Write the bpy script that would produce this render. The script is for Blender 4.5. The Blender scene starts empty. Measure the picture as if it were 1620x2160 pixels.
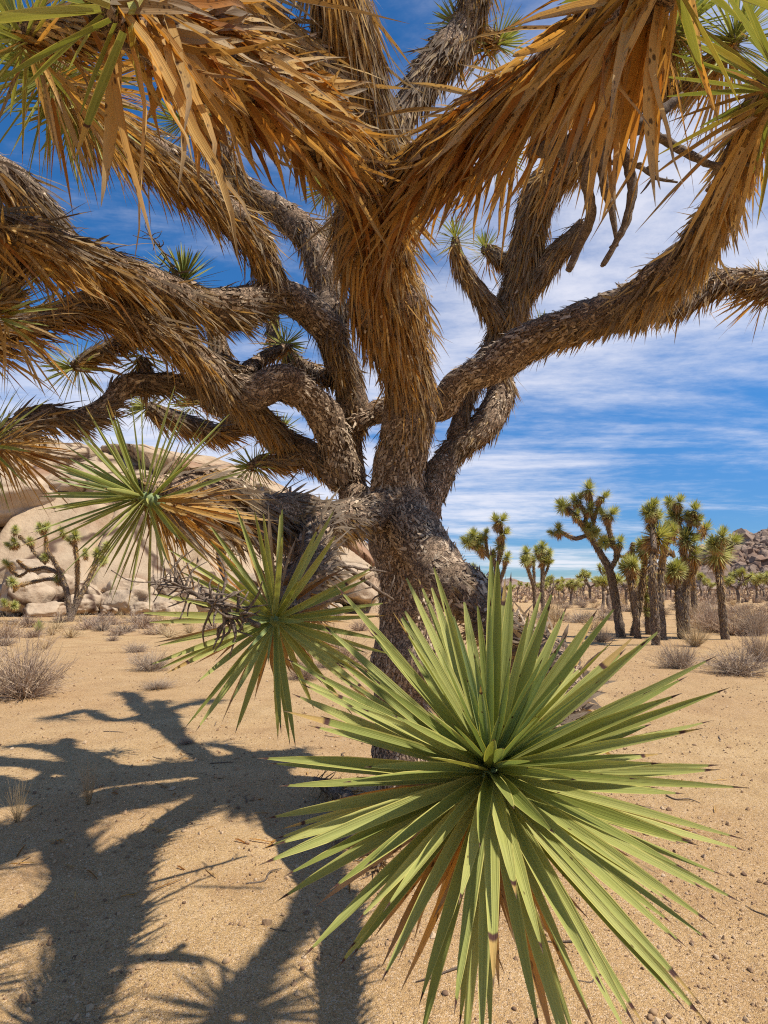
import bpy, math, random
import numpy as np
from mathutils import Matrix, Vector

# ------------------------------------------------------------------ camera
scene = bpy.context.scene
F = 1300.0                      # focal length in photo pixels (photo 1620 x 2160)
CAMH = 1.25
PITCH = math.radians(6.8)
CAM = np.array([0.0, 0.0, CAMH])
FWD = np.array([0.0, math.cos(PITCH), math.sin(PITCH)])
UPV = np.array([0.0, -math.sin(PITCH), math.cos(PITCH)])
RGT = np.array([1.0, 0.0, 0.0])
cd = bpy.data.cameras.new("camera")
cd.sensor_fit = 'VERTICAL'; cd.sensor_height = 36.0; cd.lens = 36.0 * F / 2160.0
cd.clip_start = 0.02; cd.clip_end = 6000
cam = bpy.data.objects.new("camera", cd)
scene.collection.objects.link(cam)
cam.location = (0, 0, CAMH); cam.rotation_euler = (math.radians(90) + PITCH, 0, 0)
scene.camera = cam

# ------------------------------------------------------------------ light
SUN_EL, SUN_AZ = math.radians(58), math.radians(114)   # azimuth clockwise from +Y
sd = np.array([math.sin(SUN_AZ) * math.cos(SUN_EL), math.cos(SUN_AZ) * math.cos(SUN_EL), math.sin(SUN_EL)])
world = bpy.data.worlds.new("World"); scene.world = world; world.use_nodes = True
sl = bpy.data.lights.new("sun", 'SUN'); sl.energy = 4.8; sl.angle = math.radians(0.53); sl.color = (1.0, 0.94, 0.85)
so = bpy.data.objects.new("sun", sl); scene.collection.objects.link(so)
so.rotation_euler = Vector(-sd).to_track_quat('-Z', 'Y').to_euler(); so.location = (6, -4, 12)
vs = scene.view_settings
vs.view_transform = 'Standard'; vs.look = 'None'; vs.exposure = 0.44; vs.gamma = 1.0; vs.use_curve_mapping = False
scene.cycles.max_bounces = 5; scene.cycles.diffuse_bounces = 4; scene.cycles.use_adaptive_sampling = True; scene.cycles.adaptive_threshold = 0.01
scene.cycles.use_denoising = False; scene.cycles.pixel_filter_type = 'BLACKMAN_HARRIS'; scene.cycles.filter_width = 1.15; scene.cycles.sample_clamp_indirect = 4.0

def build_world():
    nt = world.node_tree; n = nt.nodes; l = nt.links; n.clear()
    def N(t, **k):
        o = n.new(t)
        for a, b in k.items(): setattr(o, a, b)
        return o
    def M(op, a, b=None, c=None):
        o = N('ShaderNodeMath', operation=op)
        for i, v in enumerate((a, b, c)):
            if v is None: continue
            if isinstance(v, (int, float)): o.inputs[i].default_value = v
            else: l.new(v, o.inputs[i])
        return o.outputs[0]
    sky = N('ShaderNodeTexSky', sky_type='NISHITA', sun_disc=False, sun_elevation=SUN_EL, sun_rotation=SUN_AZ,
            altitude=1300, air_density=0.85, dust_density=0.05, ozone_density=4.0)
    hs = N('ShaderNodeHueSaturation'); hs.inputs['Saturation'].default_value = 1.25; hs.inputs['Value'].default_value = 1.1
    l.new(sky.outputs[0], hs.inputs['Color'])
    # clear dry air seen through a polariser: the horizon stays blue instead of glaring white
    tcz = N('ShaderNodeTexCoord'); spz = N('ShaderNodeSeparateXYZ'); l.new(tcz.outputs['Generated'], spz.inputs[0])
    hz = N('ShaderNodeMapRange', interpolation_type='SMOOTHSTEP'); l.new(spz.outputs[2], hz.inputs[0])
    hz.inputs[1].default_value = -0.05; hz.inputs[2].default_value = 0.38
    tint = N('ShaderNodeMix', data_type='RGBA', blend_type='MIX'); l.new(hz.outputs[0], tint.inputs[0])
    tint.inputs[6].default_value = (0.27, 0.38, 0.50, 1); tint.inputs[7].default_value = (0.92, 1.0, 1.0, 1)
    deep = N('ShaderNodeMix', data_type='RGBA', blend_type='MULTIPLY'); deep.inputs[0].default_value = 1.0
    l.new(hs.outputs[0], deep.inputs[6]); l.new(tint.outputs[2], deep.inputs[7])
    tc = N('ShaderNodeTexCoord'); sp = N('ShaderNodeSeparateXYZ'); l.new(tc.outputs['Generated'], sp.inputs[0])
    z = M('ADD', M('MAXIMUM', sp.outputs[2], 0.0), 0.07)
    u = M('DIVIDE', sp.outputs[0], z); v = M('DIVIDE', sp.outputs[1], z)
    cb = N('ShaderNodeCombineXYZ'); l.new(u, cb.inputs[0]); l.new(v, cb.inputs[1])
    def noise(scale, loc, rot, sc, detail, rough, dist=0.0):
        mp = N('ShaderNodeMapping'); mp.inputs['Location'].default_value = loc
        mp.inputs['Rotation'].default_value = (0, 0, rot); mp.inputs['Scale'].default_value = sc
        l.new(cb.outputs[0], mp.inputs[0])
        t = N('ShaderNodeTexNoise'); t.inputs['Scale'].default_value = scale; t.inputs['Detail'].default_value = detail
        t.inputs['Roughness'].default_value = rough; t.inputs['Distortion'].default_value = dist
        l.new(mp.outputs[0], t.inputs[0]); return t.outputs[0]
    big = noise(0.42, CLOUD_OFF, 0.25, (0.75, 1.0, 1), 2, 0.5)
    wisp = noise(1.15, (3.1, 1.7, 0), 0.12, (0.42, 1.0, 1), 10, 0.68, 0.35)
    fine = noise(6.0, (0.4, 5.7, 0), 0.3, (0.75, 1.0, 1), 6, 0.65)
    s = M('ADD', M('ADD', M('MULTIPLY', big, 1.1), M('MULTIPLY', wisp, 1.15)), M('MULTIPLY', fine, 0.36))
    rp = N('ShaderNodeMapRange', interpolation_type='SMOOTHSTEP')
    l.new(s, rp.inputs[0]); rp.inputs[1].default_value = 1.13; rp.inputs[2].default_value = 1.68
    rp.inputs[3].default_value = 0.0; rp.inputs[4].default_value = 0.8
    mx = N('ShaderNodeMix', data_type='RGBA'); l.new(rp.outputs[0], mx.inputs[0])
    l.new(deep.outputs[2], mx.inputs[6]); mx.inputs[7].default_value = (6.2, 6.1, 6.5, 1)
    bg = N('ShaderNodeBackground'); bg.inputs[1].default_value = 0.118
    l.new(mx.outputs[2], bg.inputs[0])
    out = N('ShaderNodeOutputWorld'); l.new(bg.outputs[0], out.inputs[0])
CLOUD_OFF = (-14.23, 13.3, 0)
build_world()

# ------------------------------------------------------------------ helpers
rng = np.random.default_rng(7)
R = random.Random(11)
COL = scene.collection

def px(x, y, zc):
    """photo pixel + optical depth -> world point"""
    return CAM + zc * (FWD + RGT * (x - 810) / F + UPV * (1080 - y) / F)
def ground_px(x, y):
    d = FWD + RGT * (x - 810) / F + UPV * (1080 - y) / F
    return CAM + d * (-CAMH / d[2])
def ground_zc(y):
    d = FWD + UPV * (1080 - y) / F
    return -CAMH / d[2]

def unit(v):
    v = np.asarray(v, float)
    return v / np.maximum(np.linalg.norm(v, axis=-1, keepdims=True), 1e-9)

def vnoise(P, scale, seed=0):
    P = np.asarray(P, float) * scale + seed * 17.31
    i = np.floor(P).astype(np.int64); f = P - i; f = f * f * (3 - 2 * f)
    def h(a, b, c):
        n = (a * 374761393 + b * 668265263 + c * 2147483647 + seed * 144665) & 0xffffffff
        n = ((n ^ (n >> 13)) * 1274126177) & 0xffffffff
        n = n ^ (n >> 16)
        return (n & 0xffff) / 32767.5 - 1.0
    r = 0
    for dx in (0, 1):
        for dy in (0, 1):
            for dz in (0, 1):
                w = (f[..., 0] if dx else 1 - f[..., 0]) * (f[..., 1] if dy else 1 - f[..., 1]) * (f[..., 2] if dz else 1 - f[..., 2])
                r = r + w * h(i[..., 0] + dx, i[..., 1] + dy, i[..., 2] + dz)
    return r

def make_mesh(name, V, faces, attrs=None, mats=(), smooth=False, matidx=None):
    """faces: list of int arrays (n,k)"""
    V = np.asarray(V, np.float32).reshape(-1, 3)
    faces = [np.asarray(f, np.int32) for f in faces if len(f)]
    loops = np.concatenate([f.ravel() for f in faces])
    sizes = np.concatenate([np.full(len(f), f.shape[1], np.int32) for f in faces])
    starts = np.concatenate([[0], np.cumsum(sizes)[:-1]]).astype(np.int32)
    me = bpy.data.meshes.new(name)
    me.vertices.add(len(V)); me.vertices.foreach_set('co', V.ravel())
    me.loops.add(len(loops)); me.loops.foreach_set('vertex_index', loops)
    me.polygons.add(len(sizes)); me.polygons.foreach_set('loop_start', starts)
    try: me.polygons.foreach_set('loop_total', sizes)
    except Exception: pass
    if matidx is not None: me.polygons.foreach_set('material_index', np.asarray(matidx, np.int32))
    me.update(calc_edges=True); me.validate()
    me.polygons.foreach_set('use_smooth', np.full(len(me.polygons), bool(smooth)))
    for k, a in (attrs or {}).items():
        at = me.attributes.new(k, 'FLOAT', 'POINT'); at.data.foreach_set('value', np.asarray(a, np.float32).ravel())
    for m in mats: me.materials.append(m)
    return me

def link(name, me, parent=None, label=None, cat=None, group=None, kind=None, loc=None):
    o = bpy.data.objects.new(name, me); COL.objects.link(o)
    if parent is not None: o.parent = parent
    if label: o['label'] = label
    if cat: o['category'] = cat
    if group: o['group'] = group
    if kind: o['kind'] = kind
    if loc is not None: o.location = loc
    return o

PROF = {
    'dead': (np.array([0, .12, .4, .75, 1]), np.array([.75, .95, 1.0, .62, .03])),
    'green': (np.array([0, .08, .35, .6, .85, .95, 1]), np.array([.72, .78, 1.0, .9, .48, .16, .02])),
    'twig': (np.array([0, .5, 1]), np.array([1, .7, .25])),
    'chip': (np.array([0, .4, 1]), np.array([1, 1, .35])),
}
def blades(P, D, U, L, W, n=3, bend=None, prof='dead', fold=None, rnd=None, tone=None, cup=0.0):
    """many tapered leaf blades at once. bend: (N,3) offset (in lengths) at the tip, quadratic"""
    P = np.atleast_2d(P); N = len(P); D = unit(D); L = np.broadcast_to(L, N); W = np.broadcast_to(W, N)
    S = unit(np.cross(D, U)); Nn = np.cross(S, D)
    t = np.linspace(0, 1, n + 1)
    w = np.interp(t, *PROF[prof])
    c = P[:, None] + D[:, None] * (L[:, None] * t)[..., None]
    if bend is not None:
        c = c + np.asarray(bend)[:, None] * (L[:, None] * t ** 2)[..., None]
    hw = (W[:, None] * w[None] * .5)[..., None]
    if fold is None:
        V = np.stack([c - S[:, None] * hw, c + S[:, None] * hw], 2)      # N,n+1,2,3
        k = 2; uu = np.array([0., 1.])
    else:
        V = np.stack([c - S[:, None] * hw + Nn[:, None] * hw * fold, c, c + S[:, None] * hw + Nn[:, None] * hw * fold], 2)
        k = 3; uu = np.array([0., .5, 1.])
    nv = (n + 1) * k
    fac = []
    for i in range(n):
        for j in range(k - 1):
            a = i * k + j
            fac.append([a, a + 1, a + k + 1, a + k])
    fac = np.array(fac)
    faces = (fac[None] + (np.arange(N) * nv)[:, None, None]).reshape(-1, 4)
    lv = np.broadcast_to(t[None, :, None], (N, n + 1, k)); lu = np.broadcast_to(uu[None, None], (N, n + 1, k))
    rnd = rng.random(N) if rnd is None else rnd
    tone = np.full(N, .5) if tone is None else tone
    A = {'lu': lu.ravel(), 'lv': lv.ravel(), 'rnd': np.repeat(rnd, nv), 'tone': np.repeat(tone, nv)}
    return V.reshape(-1, 3), faces, A

def join(parts):
    Vs, Fs, As, off = [], [], {}, 0
    for V, Fc, A in parts:
        Vs.append(V); Fs.append(Fc + off); off += len(V)
        for k in ('lu', 'lv', 'rnd', 'tone'):
            As.setdefault(k, []).append(A[k])
    return np.concatenate(Vs), np.concatenate(Fs), {k: np.concatenate(v) for k, v in As.items()}

# ------------------------------------------------------------------ materials
def mat(name):
    m = bpy.data.materials.new(name); m.use_nodes = True
    nt = m.node_tree; nt.nodes.clear()
    return m, nt
class NT:
    def __init__(s, nt): s.nt = nt; s.n = nt.nodes; s.l = nt.links
    def N(s, t, **k):
        o = s.n.new(t)
        for a, b in k.items(): setattr(o, a, b)
        return o
    def set(s, sock, v):
        if hasattr(v, 'is_output'): s.l.new(v, sock)
        else: sock.default_value = v
    def M(s, op, a, b=None, c=None, clamp=False):
        o = s.N('ShaderNodeMath', operation=op, use_clamp=clamp)
        for i, v in enumerate((a, b, c)):
            if v is not None: s.set(o.inputs[i], v)
        return o.outputs[0]
    def mix(s, f, a, b, blend='MIX'):
        o = s.N('ShaderNodeMix', data_type='RGBA', blend_type=blend)
        s.set(o.inputs[0], f)
        s.set(o.inputs[6], a if hasattr(a, 'is_output') else (*a, 1)); s.set(o.inputs[7], b if hasattr(b, 'is_output') else (*b, 1))
        return o.outputs[2]
    def att(s, name): return s.N('ShaderNodeAttribute', attribute_name=name).outputs['Fac']
    def ramp(s, f, stops, interp='LINEAR'):
        o = s.N('ShaderNodeValToRGB'); s.l.new(f, o.inputs[0]); e = o.color_ramp; e.interpolation = interp
        while len(e.elements) < len(stops): e.elements.new(0.5)
        for el, (p, c) in zip(e.elements, stops): el.position = p; el.color = (*c, 1) if len(c) == 3 else c
        return o.outputs[0]
    def step(s, f, a, b, lo=0.0, hi=1.0):
        o = s.N('ShaderNodeMapRange', interpolation_type='SMOOTHSTEP'); s.l.new(f, o.inputs[0])
        for i, v in ((1, a), (2, b), (3, lo), (4, hi)): s.set(o.inputs[i], v)
        return o.outputs[0]
    def noise(s, vec, scale, detail=3, rough=.55, dist=0.0, out=0):
        o = s.N('ShaderNodeTexNoise'); 
        if vec is not None: s.l.new(vec, o.inputs[0])
        o.inputs['Scale'].default_value = scale; o.inputs['Detail'].default_value = detail
        o.inputs['Roughness'].default_value = rough; o.inputs['Distortion'].default_value = dist
        return o.outputs[out]
    def voro(s, vec, scale, feature='F1', out='Distance'):
        o = s.N('ShaderNodeTexVoronoi', feature=feature); s.l.new(vec, o.inputs[0]); o.inputs['Scale'].default_value = scale
        return o.outputs[out]
    def bump(s, h, strength, dist):
        o = s.N('ShaderNodeBump'); o.inputs['Strength'].default_value = strength; o.inputs['Distance'].default_value = dist
        s.l.new(h, o.inputs['Height']); return o.outputs[0]
    def comb(s, x, y, z):
        o = s.N('ShaderNodeCombineXYZ')
        for i, v in enumerate((x, y, z)): s.set(o.inputs[i], v)
        return o.outputs[0]
    def surf(s, col, rough=.8, normal=None, trans=0.0, tcol=None, spec=0.3):
        p = s.N('ShaderNodeBsdfPrincipled'); s.set(p.inputs['Base Color'], col if hasattr(col, 'is_output') else (*col, 1))
        s.set(p.inputs['Roughness'], rough); p.inputs['Specular IOR Level'].default_value = spec
        if normal is not None: s.l.new(normal, p.inputs['Normal'])
        sh = p.outputs[0]
        if trans > 0:
            t = s.N('ShaderNodeBsdfTranslucent'); s.set(t.inputs[0], tcol if tcol is not None else col)
            if normal is not None: s.l.new(normal, t.inputs['Normal'])
            mxs = s.N('ShaderNodeMixShader'); mxs.inputs[0].default_value = trans
            s.l.new(sh, mxs.inputs[1]); s.l.new(t.outputs[0], mxs.inputs[2]); sh = mxs.outputs[0]
        o = s.N('ShaderNodeOutputMaterial'); s.l.new(sh, o.inputs[0])

def leaf_coords(k):
    lu, lv = k.att('lu'), k.att('lv')
    rnd = k.M('FRACT', k.M('ADD', k.att('rnd'), k.N('ShaderNodeObjectInfo').outputs['Random']))
    return lu, lv, rnd, k.att('tone')

def mat_dead():
    m, nt = mat('dead_leaf_fibre'); k = NT(nt)
    lu, lv, rnd, tone = leaf_coords(k)
    f = k.M('ADD', tone, k.M('MULTIPLY', k.M('SUBTRACT', rnd, .5), .6))
    col = k.ramp(f, [(0.0, (.24, .195, .15)), (.22, (.36, .285, .195)), (.42, (.56, .41, .205)), (.62, (.63, .42, .15)), (.82, (.64, .385, .11)), (1, (.38, .165, .04))])
    col = k.mix(k.step(k.M('FRACT', k.M('MULTIPLY', rnd, 13.7)), .45, 1.0, 0, .75), col, k.mix(1.0, col, (.42, .34, .28), 'MULTIPLY'))
    st = k.noise(k.comb(k.M('MULTIPLY', lu, 9.0), k.M('MULTIPLY', lv, 1.0), k.M('MULTIPLY', rnd, 57.0)), 1.0, 3, .6)
    col = k.mix(k.step(st, .3, .75, 0, .65), col, k.mix(.5, col, (.9, .8, .6), 'MULTIPLY'), 'MIX')
    col = k.mix(k.step(st, .5, .25, 0, .5), col, (.12, .06, .025))
    vv = k.comb(k.M('MULTIPLY', lu, 2.0), k.M('MULTIPLY', lv, 16.0), k.M('MULTIPLY', rnd, 77.0))
    spot = k.step(k.voro(vv, 1.0), .36, .2)
    patch = k.step(k.noise(k.comb(lu, k.M('MULTIPLY', lv, 4.0), k.M('MULTIPLY', rnd, 33.0)), 1.5, 2), .44, .56)
    col = k.mix(k.M('MULTIPLY', k.M('MULTIPLY', spot, patch), .85), col, (.055, .03, .018))
    col = k.mix(k.step(lv, .8, 1.0, 0, .75), col, (.10, .065, .04))           # dark dry spine at the tip
    col = k.mix(k.step(lv, .55, .95, 0, .45), col, (.34, .29, .22))             # weathered outer third
    h = k.noise(k.comb(k.M('MULTIPLY', lu, 14.0), k.M('MULTIPLY', lv, 2.0), k.M('MULTIPLY', rnd, 40.0)), 1.0, 2)
    nrm = k.bump(h, .45, .004)
    k.surf(col, .75, nrm, .40, k.mix(1.0, col, (1.2, .9, .42), 'MULTIPLY'), .1)
    return m

def mat_green(name, base_a, base_b, inner, trans=.25):
    m, nt = mat(name); k = NT(nt)
    lu, lv, rnd, tone = leaf_coords(k)
    col = k.mix(rnd, base_a, base_b)
    col = k.mix(k.step(tone, .55, 1.0), col, inner)                          # young bluish leaves
    col = k.mix(k.step(tone, .3, .0, 0, .85), col, (.36, .25, .06))          # ageing, yellowing leaves
    line = k.noise(k.comb(k.M('MULTIPLY', lu, 11.0), k.M('MULTIPLY', lv, .7), k.M('MULTIPLY', rnd, 61.0)), 1.0, 2, .5)
    col = k.mix(k.step(line, .35, .7, 0, .45), col, k.mix(1.0, col, (.62, .68, .5), 'MULTIPLY'))
    blot = k.noise(k.comb(lu, k.M('MULTIPLY', lv, 5.0), k.M('MULTIPLY', rnd, 19.0)), 1.2, 3)
    col = k.mix(k.step(blot, .45, .75, 0, .4), col, (.33, .34, .07))
    e = k.M('ABSOLUTE', k.M('SUBTRACT', lu, .5))
    col = k.mix(k.step(e, .405, .47, 0, .85), col, (.58, .52, .15))            # pale yellow margin
    vv = k.comb(k.M('MULTIPLY', lu, 1.6), k.M('MULTIPLY', lv, 15.0), k.M('MULTIPLY', rnd, 77.0))
    spot = k.step(k.voro(vv, 1.0), .2, .09)
    sel = k.step(k.noise(k.comb(lu, k.M('MULTIPLY', lv, 3.0), k.M('MULTIPLY', rnd, 13.0)), 1.3, 1), .61, .68)
    col = k.mix(k.M('MULTIPLY', spot, sel), col, (.09, .045, .02))
    # dry tip: starts at a different place on every leaf
    t0 = k.M('SUBTRACT', .955, k.M('MULTIPLY', k.M('POWER', k.M('FRACT', k.M('MULTIPLY', rnd, 7.31)), 14.0), .3))
    wob = k.M('ADD', lv, k.M('MULTIPLY', k.M('SUBTRACT', blot, .5), .03))
    d = k.M('SUBTRACT', wob, t0)
    col = k.mix(k.step(d, .0, .012), col, (.50, .33, .11))
    ring = k.M('MULTIPLY', k.step(d, -.012, .0), k.step(d, .03, .012))
    col = k.mix(ring, col, (.09, .04, .03))
    col = k.mix(k.step(lv, .955, .985, 0, .85), col, (.10, .065, .06))
    h = k.noise(k.comb(k.M('MULTIPLY', lu, 16.0), k.M('MULTIPLY', lv, 1.0), k.M('MULTIPLY', rnd, 40.0)), 1.0, 2)
    nrm = k.bump(h, .6, .003)
    k.surf(col, .58, nrm, trans, k.mix(1.0, col, (1.0, 1.0, .45), 'MULTIPLY'), .25)
    return m

def mat_bark(name, dark, mid, pale, scale=1.0, fibre=False):
    m, nt = mat(name); k = NT(nt)
    g = k.N('ShaderNodeTexCoord').outputs['Object']
    warp = k.N('ShaderNodeVectorMath', operation='ADD'); k.l.new(g, warp.inputs[0])
    wn = k.N('ShaderNodeVectorMath', operation='SCALE'); k.l.new(k.noise(g, 22 * scale, 5, .7, 0, 1), wn.inputs[0]); wn.inputs['Scale'].default_value = .07 / scale
    k.l.new(wn.outputs[0], warp.inputs[1]); w = warp.outputs[0]
    nz = k.noise(g, 34 * scale, 7, .75)
    ridge = k.noise(w, 60 * scale, 4, .6)
    crack = k.step(k.M('ABSOLUTE', k.M('SUBTRACT', ridge, .5)), .0, .06)
    col = k.ramp(nz, [(.25, dark), (.5, mid), (.75, pale)])
    col = k.mix(k.step(k.noise(g, 3.0 * scale, 3, .6), .4, .7, 0, .55), col, k.mix(1.0, col, (.75, .62, .5), 'MULTIPLY'))
    col = k.mix(k.M('MULTIPLY', k.M('SUBTRACT', 1.0, crack), .3 if fibre else .75), col, (.04, .027, .02))
    h = k.M('ADD', k.M('MULTIPLY', crack, .2 if fibre else .6), k.M('MULTIPLY', nz, .7))
    k.surf(col, .9, k.bump(h, .9, .010 / scale), spec=.15)
    return m

def mat_chip():
    m, nt = mat('bark_scale'); k = NT(nt)
    lu, lv, rnd, tone = leaf_coords(k)
    col = k.ramp(rnd, [(0, (.13, .09, .065)), (.3, (.36, .26, .175)), (.7, (.56, .43, .295)), (1, (.72, .58, .41))])
    col = k.mix(k.step(tone, .3, .9, 0, .6), col, (.42, .24, .115))
    g = k.N('ShaderNodeTexCoord').outputs['Object']
    nz = k.noise(g, 90, 3, .6)
    col = k.mix(k.step(nz, .35, .65, .45, 0), col, (.06, .04, .03))
    k.surf(col, .9, k.bump(nz, .5, .004), spec=.15)
    return m

def mat_sand():
    m, nt = mat('decomposed_granite_sand'); k = NT(nt)
    g = k.N('ShaderNodeTexCoord').outputs['Object']
    a = k.noise(g, .35, 4, .55); b = k.noise(g, 2.6, 5, .6); c = k.noise(g, 160, 3, .7); d = k.noise(g, 26, 4, .65)
    col = k.ramp(b, [(.25, (.36, .222, .094)), (.5, (.45, .292, .13)), (.75, (.52, .352, .172))])
    col = k.mix(k.step(a, .35, .65, 0, .45), col, (.38, .215, .095))
    gr = k.voro(g, 210, 'F1', 'Color'); sepc = k.N('ShaderNodeSeparateColor'); k.l.new(gr, sepc.inputs[0])
    grain = sepc.outputs[0]
    col = k.mix(k.step(grain, .72, .95, 0, .55), col, (.66, .50, .34))
    col = k.mix(k.step(grain, .22, .05, 0, .6), col, (.15, .09, .055))
    col = k.mix(k.step(d, .6, .78, 0, .5), col, (.19, .115, .065))
    crust = k.step(k.noise(g, 1.1, 6, .7, .6), .52, .66)
    col = k.mix(k.M('MULTIPLY', crust, .35), col, (.30, .175, .085))
    vd = k.voro(g, 210, 'F1')
    h = k.M('ADD', k.M('ADD', k.M('MULTIPLY', c, .25), k.M('MULTIPLY', d, .9)), k.M('ADD', k.M('MULTIPLY', b, 2.5), k.M('MULTIPLY', vd, -.3)))
    k.surf(col, .95, k.bump(h, .75, .02), spec=.12)
    return m

def mat_rock(name, pale, mid, red, scale=1.0, use_obj=True):
    m, nt = mat(name); k = NT(nt)
    tcn = k.N('ShaderNodeTexCoord'); g = tcn.outputs['Object']
    geo = k.N('ShaderNodeNewGeometry').outputs['Position']
    a = k.noise(geo, .16 * scale, 5, .6); b = k.noise(geo, 1.3 * scale, 7, .7); c = k.noise(geo, 9 * scale, 4, .7)
    col = k.ramp(b, [(.28, mid), (.55, pale), (.8, tuple(min(1, x * 1.15) for x in pale))])
    col = k.mix(k.step(a, .53, .66, 0, .85), col, red)
    col = k.mix(k.step(c, .58, .75, 0, .45), col, tuple(x * .35 for x in mid))
    ns = k.N('ShaderNodeVectorMath', operation='ADD'); k.l.new(geo, ns.inputs[0])
    sc = k.N('ShaderNodeVectorMath', operation='SCALE'); k.l.new(k.noise(geo, .3 * scale, 3, .6, 0, 1), sc.inputs[0]); sc.inputs['Scale'].default_value = 2.4 / scale
    k.l.new(sc.outputs[0], ns.inputs[1])
    cr = k.step(k.voro(ns.outputs[0], .18 * scale, 'DISTANCE_TO_EDGE'), .0, .035)
    col = k.mix(k.M('SUBTRACT', 1.0, cr), col, (.10, .06, .04))
    h = k.M('ADD', k.M('ADD', b, k.M('MULTIPLY', c, .3)), k.M('MULTIPLY', cr, .8))
    k.surf(col, .92, k.bump(h, .7, .12 / scale), spec=.12)
    return m

def mat_twig(name, stops):
    m, nt = mat(name); k = NT(nt)
    lu, lv, rnd, tone = leaf_coords(k)
    col = k.ramp(rnd, stops)
    oi = k.N('ShaderNodeObjectInfo').outputs['Random']
    col = k.mix(k.M('MULTIPLY', k.M('FRACT', k.M('MULTIPLY', oi, 5.7)), .5), col, k.mix(1.0, col, (1.05, .78, .6), 'MULTIPLY'))
    k.surf(col, .85, None, .12, None, .15)
    return m

def mat_stone():
    m, nt = mat('pebble_granite'); k = NT(nt)
    rnd = k.att('rnd')
    col = k.ramp(rnd, [(0, (.15, .09, .055)), (.3, (.31, .195, .105)), (.7, (.41, .27, .145)), (1, (.5, .37, .235))])
    g = k.N('ShaderNodeTexCoord').outputs['Object']
    nz = k.noise(g, 220, 3, .7)
    col = k.mix(k.step(nz, .55, .75, 0, .5), col, (.15, .09, .06))
    k.surf(col, .9, k.bump(nz, .4, .003), spec=.2)
    return m

M_DEAD = mat_dead()
M_GREEN = mat_green('yucca_leaf_green', (.235, .262, .06), (.46, .45, .145), (.27, .34, .15))
M_GREEN_FAR = mat_green('far_yucca_leaf_green', (.38, .38, .12), (.60, .56, .22), (.32, .36, .12))
M_BARK = mat_bark('joshua_bark', (.16, .11, .072), (.36, .25, .165), (.56, .43, .29), .8)
M_BARK_FAR = mat_bark('far_joshua_bark', (.12, .085, .06), (.25, .185, .135), (.42, .33, .245), .5)
M_CHIP = mat_chip()
M_SAND = mat_sand()
M_ROCK = mat_rock('pale_granite', (.43, .32, .205), (.32, .22, .135), (.27, .145, .08), .8)
M_BOULDER = mat_rock('boulder_granite', (.44, .335, .225), (.33, .235, .155), (.31, .19, .115), 1.0)
M_MOUNT = mat_rock('mountain_granite', (.29, .21, .155), (.19, .135, .105), (.22, .13, .085), .35)
M_SHRUB = mat_twig('dry_shrub_twigs', [(0, (.17, .13, .105)), (.35, (.32, .25, .195)), (.7, (.44, .34, .235)), (1, (.54, .44, .31))])
M_STRAW = mat_twig('straw_grass', [(0, (.30, .21, .10)), (.5, (.46, .34, .18)), (1, (.58, .47, .29))])
M_GSHRUB = mat_twig('green_creosote_twigs', [(0, (.10, .11, .04)), (.5, (.17, .19, .06)), (1, (.26, .26, .10))])
M_STALK = mat_bark('dead_stalk_wood', (.10, .075, .055), (.22, .165, .12), (.40, .32, .25), 1.6, True)
M_STONE = mat_stone()

# ------------------------------------------------------------------ ground
def ground_height(x, y):
    P = np.stack([x, y, 0 * x], -1)
    d = np.hypot(x, y)
    return vnoise(P, .9, 3) * .018 + vnoise(P, 3.1, 4) * .007 + vnoise(P, .12, 5) * .05 * np.clip((d - 4) / 20, 0, 1)

def build_ground():
    def axis(fine, n):
        t = np.linspace(-1, 1, n); return np.sign(t) * (fine * np.abs(t) + (2500 - fine) * np.abs(t) ** 7)
    xs = axis(22, 381)
    ys = np.concatenate([np.linspace(-60, -3, 20), np.linspace(-2, 9, 200)[1:], 9 + (2600) * np.linspace(0, 1, 220)[1:] ** 4])
    X, Y = np.meshgrid(xs, ys)
    Z = ground_height(X, Y)
    V = np.stack([X, Y, Z], -1).reshape(-1, 3)
    ny, nx = X.shape
    i = np.arange(ny * nx).reshape(ny, nx)
    Fq = np.stack([i[:-1, :-1], i[:-1, 1:], i[1:, 1:], i[1:, :-1]], -1).reshape(-1, 4)
    me = make_mesh('ground', V, [Fq], None, [M_SAND], True)
    link('ground', me, label='tan sandy desert floor of decomposed granite', kind='structure')
build_ground()
def gz(x, y): return float(ground_height(np.array([x], float), np.array([y], float))[0])

# ------------------------------------------------------------------ branch tubes
def catmull(P, step):
    P = np.asarray(P, float)
    Q = np.vstack([2 * P[0] - P[1], P, 2 * P[-1] - P[-2]])
    out = []
    for i in range(1, len(Q) - 2):
        n = max(2, int(np.linalg.norm(Q[i + 1][:3] - Q[i][:3]) / step))
        t = np.linspace(0, 1, n, endpoint=False)[:, None]
        p0, p1, p2, p3 = Q[i - 1], Q[i], Q[i + 1], Q[i + 2]
        out.append(.5 * ((2 * p1) + (-p0 + p2) * t + (2 * p0 - 5 * p1 + 4 * p2 - p3) * t ** 2 + (-p0 + 3 * p1 - 3 * p2 + p3) * t ** 3))
    out.append(P[-1:])
    return np.vstack(out)

def frames(C):
    T = unit(np.gradient(C, axis=0))
    a = np.array([0, 0, 1.0]) if abs(T[0][2]) < .9 else np.array([1.0, 0, 0])
    n = unit(a - T[0] * (a @ T[0])); Ns = [n]
    for i in range(1, len(C)):
        n = n - T[i] * (n @ T[i]); n = n / np.linalg.norm(n); Ns.append(n)
    Ns = np.array(Ns); return T, Ns, np.cross(T, Ns)

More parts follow.
